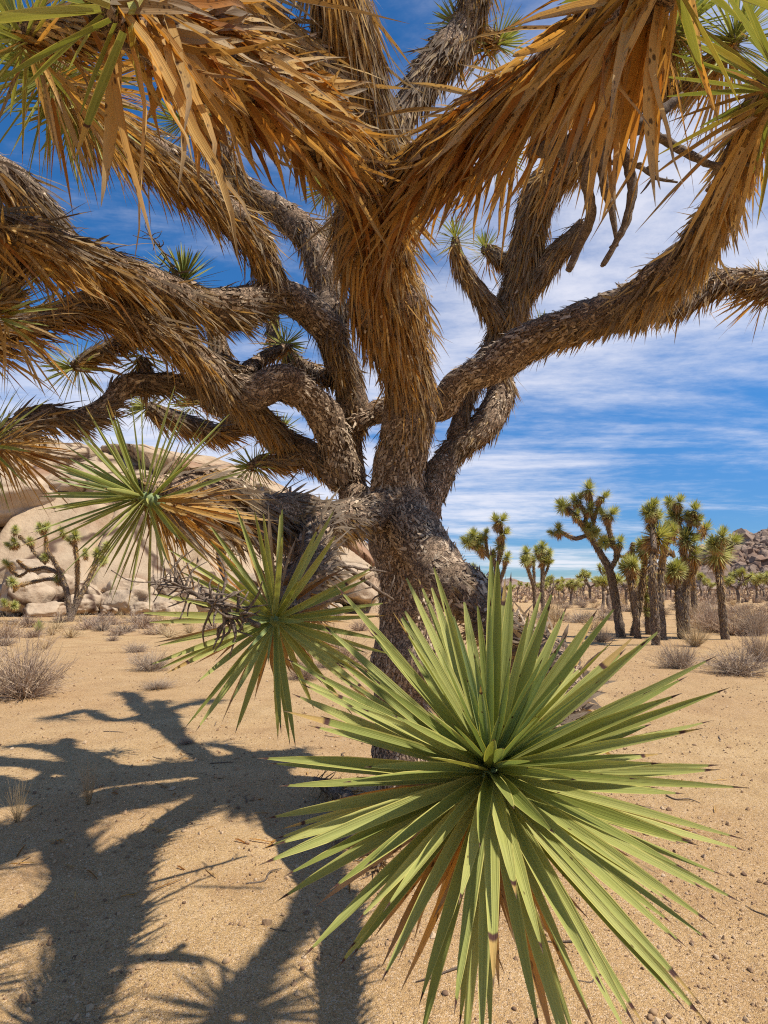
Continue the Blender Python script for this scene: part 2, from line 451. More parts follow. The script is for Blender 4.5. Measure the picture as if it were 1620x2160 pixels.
def tube(C, r, seg=14, rough=.1, nscale=9.0, seed=0):
    T, N1, B1 = frames(C)
    a = np.linspace(0, 2 * np.pi, seg, endpoint=False)
    dirs = N1[:, None] * np.cos(a)[None, :, None] + B1[:, None] * np.sin(a)[None, :, None]
    base = C[:, None] + dirs * r[:, None, None]
    k = 1 + rough * (vnoise(base, nscale, seed) + .5 * vnoise(base, nscale * 2.7, seed + 1))
    V = C[:, None] + dirs * (r[:, None] * k)[..., None]
    m = len(C); idx = np.arange(m * seg).reshape(m, seg); nx = np.roll(idx, -1, 1)
    Fq = np.stack([idx[:-1], nx[:-1], nx[1:], idx[1:]], -1).reshape(-1, 4)
    V = V.reshape(-1, 3)
    V = np.vstack([V, C[0], C[-1]])
    c0, c1 = len(V) - 2, len(V) - 1
    Ft = np.concatenate([np.stack([np.full(seg, c0), nx[0], idx[0]], -1), np.stack([np.full(seg, c1), idx[-1], nx[-1]], -1)])
    return V, Fq, Ft

# ------------------------------------------------------------------ the great joshua tree
BASE = ground_px(868, 1692)
tree = link('joshua_tree', None, label='huge old joshua tree with shaggy dead-leaf branches arching overhead', cat='tree')
tree.location = BASE; tree.empty_display_size = .2
TINV = Matrix.Translation(Vector(-BASE))

def add_child(name, me, parent, kind=None, label=None):
    o = link(name, me, None, label=label, kind=kind)
    o.parent = parent
    # meshes are in world coordinates; the root sits at BASE and only the first level is offset
    if parent is tree: o.location = -BASE
    return o

# control points: (px x, px y, optical depth, visible radius in px, cover, tone)   cover 0 bark .. 1 full thatch
BR = [
 # trunk
 ('trunk', [(868,1712,3.55,92,0,.5),(860,1660,3.58,72,0,.5),(858,1520,3.63,66,0,.55),(860,1320,3.70,66,0,.55),(850,1170,3.75,60,.05,.4),(842,1070,3.75,58,.05,.2),(842,1000,3.74,46,.05,.1)], dict(rf=1)),
 # front limb carrying the big rosette
 ('branch', [(838,1010,3.74,44,0,.1),(862,1095,3.52,66,.03,.05),(902,1170,3.2,68,.05,.0),(950,1240,2.8,74,.10,.0),(1055,1315,2.25,64,.5,.0),(1160,1390,1.7,60,.7,.02),(1200,1475,1.3,60,.75,.1),(1145,1560,1.05,58,.8,.2),(1060,1606,.94,46,.8,.35)], dict(L=.17)),
 # low left limb
 ('branch', [(835,1060,3.65,56,0,.1),(775,1082,3.4,44,.1,.0),(700,1098,3.0,50,.55,.05),(610,1085,2.55,62,.8,.1),(510,1062,2.15,74,.85,.12),(400,1030,1.85,66,.9,.3),(308,1030,1.66,42,.9,.5)], dict(L=.2)),
 ('branch', [(660,1092,2.8,40,.5,.05),(655,1150,2.35,62,.8,.1),(630,1220,1.9,66,.85,.25),(598,1290,1.6,50,.85,.4)], dict(L=.2)),
 # centre stem
 ('branch', [(845,1060,3.74,62,.03,.1),(842,980,3.68,60,.08,.15),(850,920,3.62,62,.25,.3),(858,850,3.54,72,.5,.45),(848,780,3.46,84,.75,.5),(824,700,3.36,98,.85,.6),(802,600,3.2,108,.9,.62),(792,500,3.0,116,.95,.6),(800,410,2.75,122,1,.6)], dict(L=.22, rf=.86)),
 # overhead limb to the left
 ('branch', [(800,430,2.78,84,1,.5),(705,312,2.36,80,1,.58),(585,208,1.9,80,1,.64),(445,122,1.45,84,1,.70),(320,62,1.16,80,1,.74),(215,12,.98,54,1,.74)], dict(L=.34, W=.023, big=True, lift=.1, g=.35)),
 # overhead limb to the right
 ('branch', [(806,430,2.78,84,1,.5),(905,335,2.5,74,1,.58),(1035,235,2.16,74,1,.64),(1180,120,1.74,78,1,.68),(1320,15,1.34,80,1,.72),(1420,-60,1.1,54,1,.72)], dict(L=.34, W=.022, big=True, lift=.15)),
 # limb above the left overhead one, mostly out of frame
 ('branch', [(795,350,2.8,60,1,.5),(690,215,2.5,84,1,.55),(560,95,2.15,92,1,.6),(420,-20,1.8,90,1,.6),(300,-110,1.6,70,1,.6)], dict(L=.32, W=.02, g=.4, rf=.9)),
 # stem going up out of frame
 ('branch', [(800,330,2.75,60,1,.5),(768,215,2.62,82,1,.42),(728,90,2.45,98,1,.38),(702,-60,2.25,100,1,.38),(690,-220,2.1,86,1,.5)], dict(L=.28, rf=.88)),
 ('branch', [(838,270,2.95,46,.8,.4),(905,160,3.1,52,.7,.2),(970,85,3.2,52,.7,.2),(1005,0,3.2,46,.8,.3),(1015,-110,3.2,46,.9,.4)], dict(L=.2)),
 # limb rising behind the centre stem
 ('branch', [(850,930,3.85,36,.5,.3),(842,800,4.3,34,.7,.4),(815,660,5.0,32,.8,.4),(785,560,5.8,30,.9,.45),(770,500,6.5,24,.9,.45)], dict(L=.19)),
 ('branch', [(826,700,4.8,26,.7,.4),(850,600,5.3,26,.8,.4),(845,520,6.0,22,.9,.45)], dict(L=.19)),
 ('branch', [(848,580,5.4,24,.8,.4),(862,480,5.3,25,.8,.4),(905,395,5.25,24,.9,.45),(975,318,5.2,18,1,.5)], dict(L=.19)),
 ('branch', [(800,600,5.5,20,.8,.4),(762,520,5.2,20,.8,.4),(735,430,5.5,20,.9,.45),(690,395,5.25,16,1,.5)], dict(L=.19)),
 ('branch', [(905,395,5.25,20,.9,.4),(965,380,5.7,20,.9,.4),(1060,330,6.0,16,1,.5)], dict(L=.19)),
 # left standing stem
 ('branch', [(825,1090,3.78,44,0,.3),(752,1050,3.9,42,.1,.5),(739,965,3.95,43,.25,.5),(738,880,3.92,46,.35,.4),(724,790,3.82,52,.6,.3),(706,700,3.72,56,.6,.2),(680,590,3.8,48,.6,.25),(640,500,3.9,46,.55,.2),(570,435,4.0,42,.6,.25),(495,385,4.0,40,.7,.3),(458,315,3.9,38,.8,.3),(440,235,3.8,36,.9,.4),(390,245,3.75,24,.9,.5)], dict(L=.17)),
 # upper left limb running out of frame
 ('branch', [(708,705,3.72,46,.2,.1),(650,652,3.6,44,.15,.05),(585,622,3.5,46,.15,.05),(505,648,3.35,54,.35,.1),(425,645,3.2,58,.6,.2),(325,612,3.0,62,.8,.3),(205,566,2.7,68,.9,.45),(80,520,2.4,72,1,.5),(-70,470,2.1,76,1,.55)], dict(L=.21)),
 # limb rising to the top left rosettes
 ('branch', [(590,625,3.5,42,.1,.05),(562,570,3.42,46,.4,.3),(512,480,3.27,54,.75,.45),(432,396,3.05,58,.8,.5),(332,332,2.8,60,.85,.55),(232,262,2.5,64,.95,.58),(152,184,2.2,58,1,.6),(95,128,2.0,36,1,.6)], dict(L=.21)),
 # arching limb on the left
 ('branch', [(728,1000,3.88,48,.15,.2),(700,910,3.76,50,.12,.1),(652,838,3.6,48,.05,.05),(597,808,3.5,44,.03,.05),(535,832,3.4,46,.06,.05),(470,808,3.3,50,.5,.2),(415,760,3.2,54,.75,.25),(350,705,3.07,54,.85,.35),(265,668,2.95,54,.9,.4),(170,648,2.85,48,.9,.4),(75,690,2.85,46,.9,.4),(-70,728,2.8,50,1,.5)], dict(L=.19)),
 ('branch', [(478,815,3.32,34,.3,.1),(378,808,3.35,31,.35,.1),(270,812,3.3,31,.3,.1),(226,852,3.2,30,.35,.1),(162,885,3.1,32,.5,.15),(82,882,2.9,36,.8,.35),(0,915,2.6,42,1,.5),(-70,945,2.4,46,1,.55)], dict(L=.19)),
 ('branch', [(720,1010,3.9,38,.2,.3),(648,952,3.95,38,.5,.3),(582,916,4.0,40,.7,.35),(522,892,4.0,38,.8,.35),(472,914,4.05,31,.8,.35),(422,906,4.1,30,.85,.4),(372,886,4.1,32,.9,.4),(318,862,4.1,28,1,.4)], dict(L=.17)),
 ('branch', [(650,955,3.95,32,.6,.3),(592,972,3.9,32,.8,.4),(552,970,3.85,24,.9,.45),(526,982,3.8,14,.9,.5)], dict(L=.14)),
 ('branch', [(478,815,3.35,40,.6,.3),(535,872,3.62,40,.8,.35),(605,928,3.9,38,.7,.35)], dict(L=.16, rev=True)),
 ('branch', [(510,800,3.38,26,.3,.1),(474,765,3.55,27,.5,.1),(458,725,3.65,26,.7,.2),(448,680,3.7,24,.8,.3)], dict(L=.15)),
 ('branch', [(525,795,3.42,26,.1,.0),(540,760,3.75,20,.6,.1),(572,738,3.95,17,.7,.15),(606,727,4.05,12,.9,.3)], dict(L=.13)),
 ('branch', [(690,800,3.85,26,.4,.2),(640,770,4.1,24,.5,.2),(600,742,4.3,22,.6,.2),(570,700,4.4,20,.7,.25),(580,668,4.4,14,.9,.4)], dict(L=.14)),
 ('branch', [(560,905,4.0,24,.6,.3),(515,862,4.3,22,.7,.3),(470,858,4.45,22,.7,.3),(425,838,4.5,20,.8,.35),(395,850,4.5,14,.9,.4)], dict(L=.14)),
 ('branch', [(300,672,2.98,30,.8,.35),(255,720,3.2,26,.8,.35),(205,738,3.3,24,.85,.4),(150,770,3.3,18,.9,.45)], dict(L=.16)),
 ('branch', [(690,620,3.9,26,.5,.2),(672,540,4.3,26,.6,.2),(700,470,4.5,24,.8,.3)], dict(L=.15)),
 ('branch', [(210,568,2.8,26,.5,.2),(135,508,3.05,34,.7,.15),(60,430,3.0,50,.8,.15),(-50,335,2.8,60,.9,.3)], dict(L=.2)),
 ('branch', [(402,640,3.25,18,.5,.3),(392,612,3.26,16,.8,.4),(386,592,3.28,12,.9,.5)], dict(L=.12)),
 # right hand stems behind
 ('branch', [(880,1095,3.78,52,.05,.1),(925,1005,3.9,44,.2,.1),(962,945,4.0,42,.35,.2),(1030,888,4.1,40,.3,.15),(1062,830,4.2,40,.4,.2),(1052,760,4.2,44,.7,.3),(1072,680,4.15,56,.75,.35),(1096,600,4.1,62,.8,.4),(1122,500,4.0,62,.85,.4),(1155,400,3.9,60,.9,.45),(1225,305,3.8,54,.9,.45),(1330,215,3.65,50,.9,.45),(1410,150,3.5,40,1,.5)], dict(L=.19)),
 ('branch', [(958,955,4.0,26,.3,.2),(972,888,4.05,27,.6,.25),(992,815,4.1,30,.7,.3),(1045,735,4.15,34,.7,.3)], dict(L=.16)),
 ('branch', [(1052,690,4.12,30,.6,.2),(1030,640,4.02,33,.7,.2),(996,588,3.95,31,.8,.2),(966,540,3.9,22,.9,.4),(960,500,3.9,14,1,.5)], dict(L=.16)),
 ('branch', [(1105,620,4.08,32,.6,.3),(1172,545,3.95,34,.7,.2),(1214,505,3.85,30,.8,.15),(1236,472,3.8,20,.9,.1)], dict(L=.14)),
 # long right hand limb
 ('branch', [(742,892,3.86,34,.15,.3),(800,872,3.92,40,.1,.1),(925,856,3.82,42,.06,.05),(975,797,3.7,43,.05,.05),(1040,772,3.6,46,.12,.1),(1110,728,3.45,50,.2,.15),(1180,700,3.3,52,.3,.15),(1260,668,3.1,54,.35,.15),(1340,636,2.8,56,.5,.2),(1430,565,2.4,60,.75,.32),(1500,478,2.08,58,.8,.42),(1556,370,1.84,58,.85,.5),(1605,260,1.64,60,.95,.55),(1645,165,1.5,40,1,.58)], dict(L=.15)),
 ('branch', [(1320,650,2.98,40,.4,.2),(1440,628,3.32,40,.5,.2),(1540,598,3.5,40,.5,.15),(1650,604,3.6,42,.7,.3)], dict(L=.18)),
]

def thatch(C, r, cov, tone, P, nearscale):
    """dead leaf skirt + bark scales on one branch: returns (leaf blades, scale blades)"""
    T, N1, B1 = frames(C)
    Lm = P.get('L', .2); Wm = P.get('W', .0125)
    ds = np.linalg.norm(np.diff(C, axis=0), axis=1); ds = np.append(ds, ds[-1])
    out = []
    # --- dead leaves
    Lloc = Lm * (.28 + .72 * cov ** .8)
    w = ds * 2 * np.pi * r / (Lloc * Wm * .5) * (2.3 if P.get('big') else 2.9) * np.clip((cov - .08) / .35, 0, 1)
    n = int(w.sum())
    if n > 5:
        i = rng.choice(len(C), n, p=w / w.sum()); ph = rng.random(n) * 2 * np.pi
        nr = N1[i] * np.cos(ph)[:, None] + B1[i] * np.sin(ph)[:, None]
        pos = C[i] + T[i] * (rng.random(n) - .5)[:, None] * .03 + nr * (r[i] * (.62 + .3 * rng.random(n)))[:, None]
        c = cov[i]
        back = T[i] if P.get('rev') else -T[i]
        flare = .10 + .16 * rng.random(n) + P.get('lift', 0) * .3 * rng.random(n)
        stray = rng.random(n) < .06
        flare = np.where(stray, .5 + .5 * rng.random(n), flare)
        D = back + nr * flare[:, None] + rng.normal(0, 1, (n, 3)) * (.10 + .16 * rng.random(n) ** 2)[:, None] + np.array([0, 0, -1.0]) * (.10 + .22 * rng.random(n) + .25 * (nr[:, 2] < -.3))[:, None] * P.get('g', 1.0)
        L = Lloc[i] * (.55 + .75 * rng.random(n)) * np.where(rng.random(n) < .22, .5, 1.0); W = Wm * (.6 + .6 * rng.random(n))
        bend = np.array([0, 0, -1.0])[None] * (.16 * rng.random(n))[:, None] + rng.normal(0, 1, (n, 3)) * (.04 + .22 * rng.random(n) ** 4)[:, None] - nr * .05
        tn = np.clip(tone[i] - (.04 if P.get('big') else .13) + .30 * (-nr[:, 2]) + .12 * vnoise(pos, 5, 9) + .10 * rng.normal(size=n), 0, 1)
        U = nr + rng.normal(0, .35, (n, 3))
        out.append(blades(pos, D, U, L, W, 3, bend, 'dead', .35 if P.get('big') else None, tone=tn))
    # --- bark scales: short stubs of broken leaf bases
    w2 = ds * 2 * np.pi * r / (.04 * .014) * 2.0 * np.clip(1.0 - cov * 1.6, 0.05, 1)
    n = int(w2.sum()); chips = None
    if n > 5:
        i = rng.choice(len(C), n, p=w2 / w2.sum()); ph = rng.random(n) * 2 * np.pi
        nr = N1[i] * np.cos(ph)[:, None] + B1[i] * np.sin(ph)[:, None]
        pos = C[i] + T[i] * (rng.random(n) - .5)[:, None] * .03 + nr * (r[i] * (.94 + .08 * rng.random(n)))[:, None]
        D = -T[i] + nr * (.12 + .5 * rng.random(n) ** 2)[:, None] + rng.normal(0, .28, (n, 3))
        L = .015 + .045 * rng.random(n) ** 2; W = .005 + .014 * rng.random(n) ** 1.3
        tn = np.clip(tone[i] + .2 * rng.normal(size=n), 0, 1)
        chips = blades(pos, D, nr, L, W, 2, -nr * .15, 'chip', None, tone=tn)
    return out, chips

BRANCH_OBJS, BRANCH_DATA = [], []
for bi, (nm, pts, P) in enumerate(BR):
    rf = P.get('rf', .92 if P.get('big') else .77)
    A = np.array([[*px(x, y, z), rp * rf * z / F, cv, tn] for x, y, z, rp, cv, tn in pts])
    S = catmull(A, .025)
    C, r, cov, tone = S[:, :3], np.maximum(S[:, 3], .01), np.clip(S[:, 4], 0, 1), np.clip(S[:, 5], 0, 1)
    wob = np.stack([vnoise(C, 3.2, 20 + j) for j in range(3)], -1) * .042 * np.minimum(1, r / .08)[:, None] * np.linspace(0, 1, len(C))[:, None] ** .3
    C = C + wob
    r = r * (1 + .2 * vnoise(C, 5.5, 60 + bi) + .09 * vnoise(C, 13, 90 + bi))
    core = r * (1 - .27 * cov)
    V, Fq, Ft = tube(C, core, 18, .13, 11.0, bi)
    me = make_mesh(nm, V, [Fq, Ft], None, [M_BARK], True)
    o = add_child(nm, me, tree)
    leaves, chips = thatch(C, core if nm == 'trunk' else r * (1 - .16 * cov), cov, tone, P, 1)
    if leaves:
        V, Fc, At = join(leaves)
        add_child('dead_leaf_thatch', make_mesh('dead_leaf_thatch', V, [Fc], At, [M_DEAD]), o, kind='stuff')
    if chips is not None:
        V, Fc, At = chips
        add_child('bark_scales', make_mesh('bark_scales', V, [Fc], At, [M_CHIP]), o, kind='stuff')
    BRANCH_OBJS.append(o); BRANCH_DATA.append((C, r, cov, tone, P))

NB = len(BRANCH_DATA)
# ---- single leaves, a few shared blade meshes (unit length along +X, unit width along Y, upper side +Z)
def unit_leaf(name, seed, prof, material, bend=0.0, twist=0.0, fold=.45, n=6, wide=True):
    rs = np.random.default_rng(seed)
    t = np.linspace(0, 1, n + 1) if prof != 'green' else np.array([0, .1, .35, .6, .82, .94, 1.0])
    w = np.interp(t, *PROF[prof]); us = np.array([0, .25, .5, .75, 1.0]) if prof == 'green' else np.array([0, .5, 1.0])
    V = []; lu = []; lv = []
    yw = rs.normal(0, .06, 3)
    for a, ww in zip(t, w):
        tw = twist * a
        for u in us:
            s = (u - .5) * ww; h = (abs(u - .5) * 2) ** 1.3 * fold * ww * .5 
            y = s * math.cos(tw) - h * math.sin(tw); z = s * math.sin(tw) + h * math.cos(tw)
            V.append((a, y + yw[0] * math.sin(a * 3) , z)); lu.append(u); lv.append(a)
    V = np.array(V); k = len(us)
    fac = [[i * k + j, i * k + j + 1, (i + 1) * k + j + 1, (i + 1) * k + j] for i in range(len(t) - 1) for j in range(k - 1)]
    me = make_mesh(name, V, [np.array(fac)], {'lu': lu, 'lv': lv, 'rnd': np.full(len(V), rs.random()), 'tone': np.full(len(V), .5)}, [material], True)
    me['bend'] = bend
    return me
def leaf_matrix(p, d, u, L, W):
    d = unit(d); s = unit(np.cross(u, d)); nn = np.cross(d, s)
    m = Matrix(((d[0] * L, s[0] * W, nn[0] * W, p[0]), (d[1] * L, s[1] * W, nn[1] * W, p[1]), (d[2] * L, s[2] * W, nn[2] * W, p[2]), (0, 0, 0, 1)))
    return m

def rosette_dirs(N, A, th0, th1, pw=.75, jit=.07, seed=0):
    rs = np.random.default_rng(seed)
    A = unit(A); e = np.array([0, 0, 1.0]) if abs(A[2]) < .9 else np.array([1.0, 0, 0])
    E1 = unit(np.cross(A, e)); E2 = np.cross(A, E1)
    i = np.arange(N); f = (i + .5) / N
    th = np.radians(th0 + (th1 - th0) * f ** pw) + rs.normal(0, jit, N); ph = i * 2.399963 + rs.normal(0, .12, N)
    rad = E1 * np.cos(ph)[:, None] + E2 * np.sin(ph)[:, None]
    D = A * np.cos(th)[:, None] + rad * np.sin(th)[:, None]
    return f, th, rad, D, A, rs

def bud_mesh(C, A, r, name='growing_tip'):
    pts = np.array([C - A * r * 3.2, C - A * r * 1.2, C - A * r * .1, C + A * r * 1.2]); rr = np.array([1.0, 1.05, .7, .12]) * r
    S = catmull(np.column_stack([pts, rr]), r * .35)
    V, Fq, Ft = tube(S[:, :3], np.maximum(S[:, 3], .001), 10, .05)
    return V, Fq, Ft

def rosette_objects(C, A, N, L, W, th0, th1, seed, label=None, pw=.75, tone_fn=None, droop=.05, meshes=None):
    f, th, rad, D, A, rs = rosette_dirs(N, A, th0, th1, pw, .07, seed)
    V, Fq, Ft = bud_mesh(C - A * .035, A, .020); nb = np.ones(len(V))
    ros = add_child('rosette', make_mesh('rosette', V, [Fq, Ft], {'lu': nb * .5, 'lv': nb * .3, 'rnd': nb * .6, 'tone': nb * .95}, [M_GREEN], True), tree, label=label)
    fs, ths, rads, Ds, A_, r2 = rosette_dirs(90, A, 105, 165, 1.0, .15, seed + 70)
    Vb, Fb, Ab = blades(C - A * (.07 + .13 * fs[:, None]) + rads * .03, Ds + np.array([0, 0, -.3]) * r2.random((90, 1)), rads, L * r2.uniform(.45, .95, 90), W * r2.uniform(.5, .95, 90), 4, r2.normal(0, .12, (90, 3)), 'dead', .3, tone=r2.uniform(.3, .8, 90))
    add_child('dead_leaf_skirt', make_mesh('dead_leaf_skirt', Vb, [Fb], Ab, [M_DEAD]), ros, kind='stuff')
    for i in range(N):
        ln = L * np.interp(f[i], [0, .05, .16, .3, 1], [.55, .66, .86, 1.0, 1.02]) * rs.uniform(.82, 1.1)
        wd = W * np.interp(f[i], [0, .06, .25, 1], [.62, .8, 1.0, .95]) * rs.uniform(.8, 1.15)
        b = C - A * (.085 * f[i]) + rad[i] * (.010 + .020 * f[i]) 
        d = D[i] + np.array([0, 0, -1.0]) * droop * rs.random()
        u = A - d * (A @ d) + rs.normal(0, .16, 3)
        bank = meshes['young'] if f[i] < .12 else (meshes['old'] if (f[i] > .86 and rs.random() < .3) else meshes['mid'])
        me = bank[rs.integers(len(bank))]
        o = link('leaf', me); o.parent = ros
        o.matrix_basis = leaf_matrix(b, d, u, ln, wd)
    return ros

GL = {'young': [], 'mid': [], 'old': []}
for s in range(3):
    me = unit_leaf('leaf', 100 + s, 'green', M_GREEN, fold=.7); GL['young'].append(me); me.attributes['tone'].data.foreach_set('value', np.full(len(me.vertices), .9, np.float32))
for s in range(8):
    me = unit_leaf('leaf', 120 + s, 'green', M_GREEN, twist=(s - 3.5) * .05, fold=.25 + .06 * s)
    GL['mid'].append(me); me.attributes['tone'].data.foreach_set('value', np.full(len(me.vertices), .35 + .03 * s, np.float32))
for s in range(3):
    me = unit_leaf('leaf', 140 + s, 'green', M_DEAD if s else M_GREEN, fold=.5, twist=.3)
    GL['old'].append(me); me.attributes['tone'].data.foreach_set('value', np.full(len(me.vertices), .62 if s else .08, np.float32))

rosette_objects(px(1042, 1600, .90), np.array([.02, -.71, .70]), 186, .318, .0186, 7, 116, 1, 'big bright green rosette hanging low in front of the trunk', meshes=GL)
rosette_objects(px(268, 1036, 1.62), np.array([-.72, -.55, .28]), 82, .29, .0155, 8, 114, 2, 'olive green rosette at the end of the low left branch', meshes=GL)
rosette_objects(px(578, 1310, 1.5), np.array([.10, -.93, -.02]), 62, .29, .0155, 10, 106, 3, 'yellowish green rosette with a withered flower stalk', meshes=GL)

# ---- the remaining rosettes of the tree, one mesh each
def rosette_mesh(C, A, N, L, W, th0, th1, seed, parent, skirt=0, n=4, m=None, tone0=.5):
    f, th, rad, D, A, rs = rosette_dirs(N, A, th0, th1, .75, .09, seed)
    ln = L * np.interp(f, [0, .05, .16, .3, 1], [.42, .62, .86, 1, 1.02]) * rs.uniform(.8, 1.1, N)
    b = C - A * (.09 * f[:, None]) + rad * (.01 + .02 * f[:, None])
    u = A - D * (D @ A)[:, None]
    tn = np.where(f < .12, .85, np.where((f > .8) & (rs.random(N) < .4), .08, tone0 + .1 * rs.normal(size=N) - .15 * f))
    parts = [blades(b, D, u + rs.normal(0, .15, (N, 3)), ln, W * rs.uniform(.8, 1.15, N), n, np.array([[0, 0, -1.0]]) * (.06 * rs.random(N))[:, None], 'green', .35, tone=np.clip(tn, 0, 1), rnd=rs.random(N))]
    V, Fc, At = join(parts); nf = len(Fc); mi = np.zeros(nf, int)
    if skirt:
        f, th, rad, D, A, rs = rosette_dirs(skirt, A, 95, 168, 1.0, .12, seed + 50)
        b = C - A * (.06 + .16 * f[:, None]) + rad * .03
        D2 = D + np.array([0, 0, -1.0]) * (.35 * rs.random(skirt))[:, None]
        V2, F2, A2 = blades(b, D2, rad, L * rs.uniform(.7, 1.05, skirt), W * rs.uniform(.7, 1.1, skirt), 3, np.array([[0, 0, -1.0]]) * (.2 * rs.random(skirt))[:, None], 'dead', .3, tone=rs.uniform(.4, .75, skirt), rnd=rs.random(skirt))
        V, Fc, At = join([(V, Fc, At), (V2, F2, A2)]); mi = np.concatenate([mi, np.ones(len(F2), int)])
    return add_child('rosette', make_mesh('rosette', V, [Fc], At, [m or M_GREEN, M_DEAD], False, mi), parent)

RS = [ # x, y, zc, axis, N, L, W, th1, skirt
 (386,578,3.3,(.1,-.45,.88),110,.235,.013,112,10),
 (612,726,4.1,(.8,-.5,-.1),60,.17,.011,115,20),
 (592,900,4.3,(.1,-.5,.8),60,.17,.011,112,6),(578,655,4.4,(.1,-.4,.9),60,.17,.011,112,6),(388,852,4.5,(-.6,-.5,.2),60,.17,.011,115,10),(140,776,3.3,(-.7,-.5,-.2),70,.2,.012,118,16),
 (518,985,3.8,(-.75,-.6,-.2),70,.16,.011,118,16),
 (70,140,1.95,(-.6,-.35,.25),120,.30,.016,125,60),
 (150,235,2.25,(-.55,.1,-.5),80,.28,.015,115,50),
 (372,250,3.7,(-.6,-.4,.1),90,.28,.014,125,30),
 (20,40,1.6,(-.5,-.3,.7),70,.28,.016,120,20),
 (955,45,3.3,(-.8,-.3,.35),70,.20,.012,115,20),
 (1062,85,3.4,(.75,-.5,.1),80,.22,.012,115,20),
 (960,488,3.9,(-.1,-.35,.9),60,.17,.011,110,14),
 (1022,515,4.4,(-.2,-.4,.8),60,.17,.011,115,10),
 (1146,678,4.3,(.2,-.3,.93),40,.13,.010,100,4),
 (1420,140,3.4,(.7,-.5,.2),90,.26,.013,120,40),
 (1440,45,3.0,(.4,-.4,.6),110,.32,.016,125,60),
 (1690,140,1.46,(.6,-.2,.75),80,.28,.017,115,20),
 (1560,60,2.9,(.2,-.5,.6),100,.32,.016,122,50),
 (768,490,6.5,(-.2,.4,.8),80,.24,.014,120,20),(845,510,6.0,(.2,.3,.9),80,.24,.014,120,20),
 (978,310,5.2,(.4,.2,.8),80,.24,.016,120,20),(684,390,5.2,(-.5,.2,.8),80,.24,.016,120,20),(1065,325,6.0,(.6,.3,.7),80,.24,.016,120,20),(860,440,5.2,(-.2,.2,.8),70,.22,.016,120,10),
 (296,770,3.4,(-.1,-.2,-.8),60,.17,.012,115,14),
 (300,858,4.1,(-.8,-.4,-.1),80,.20,.012,118,20),
 (-40,640,2.3,(-.3,-.5,.3),80,.26,.014,120,20),
 (-70,930,2.3,(-.6,-.5,.1),80,.26,.014,120,60),
 (680,-240,2.05,(0,-.2,1),100,.28,.015,120,40),
 (1012,-130,3.2,(0,-.2,1),80,.22,.012,120,30),
 (-90,725,2.8,(-.8,-.4,.1),80,.24,.013,120,30),
 (1660,606,3.6,(.8,-.4,.2),80,.24,.013,120,30),
]
for i, (x, y, z, A, N, L, W, t1, sk) in enumerate(RS):
    rosette_mesh(px(x, y, z), np.array(A), N, L, W, 8, t1, 300 + i, tree, sk)
    # every rosette grows on a limb: add the short side branch that carries it
    tip = px(x, y, z) - unit(np.array(A)) * .03; best = None
    for C, r, cov, tone, P in BRANCH_DATA[:NB]:
        dd = np.linalg.norm(C - tip, axis=1); j = int(dd.argmin())
        if best is None or dd[j] - r[j] < best[0]: best = (dd[j] - r[j], C[j], r[j])
    if best[0] > .02:
        mid = (best[1] + tip) / 2 - unit(np.array(A)) * .25 * best[0]; rr = min(.05, best[2] * .55)
        S = catmull(np.column_stack([np.array([best[1], mid, tip]), [rr * 1.2, rr, rr * .8]]), .025)
        V, Fq, Ft = tube(S[:, :3], S[:, 3], 10, .13, 11.0, i)
        o = add_child('branch', make_mesh('branch', V, [Fq, Ft], None, [M_BARK], True), tree)
        m = len(S); leaves, chips = thatch(S[:, :3], S[:, 3] * 1.15, np.full(m, .8), np.linspace(.2, .45, m), dict(L=.13), 1)
        if leaves:
            V, Fc, At = join(leaves); add_child('dead_leaf_thatch', make_mesh('dead_leaf_thatch', V, [Fc], At, [M_DEAD]), o, kind='stuff')

# ---- rosettes and hanging big dead leaves at the ends of the two overhead limbs
rosette_mesh(px(182, -12, .97), np.array([-.85, .15, .5]), 26, .26, .018, 10, 70, 401, tree, 0, 5)
rosette_mesh(px(1485, -140, 1.05), np.array([.6, -.2, .8]), 46, .30, .020, 10, 84, 402, tree, 0, 5)

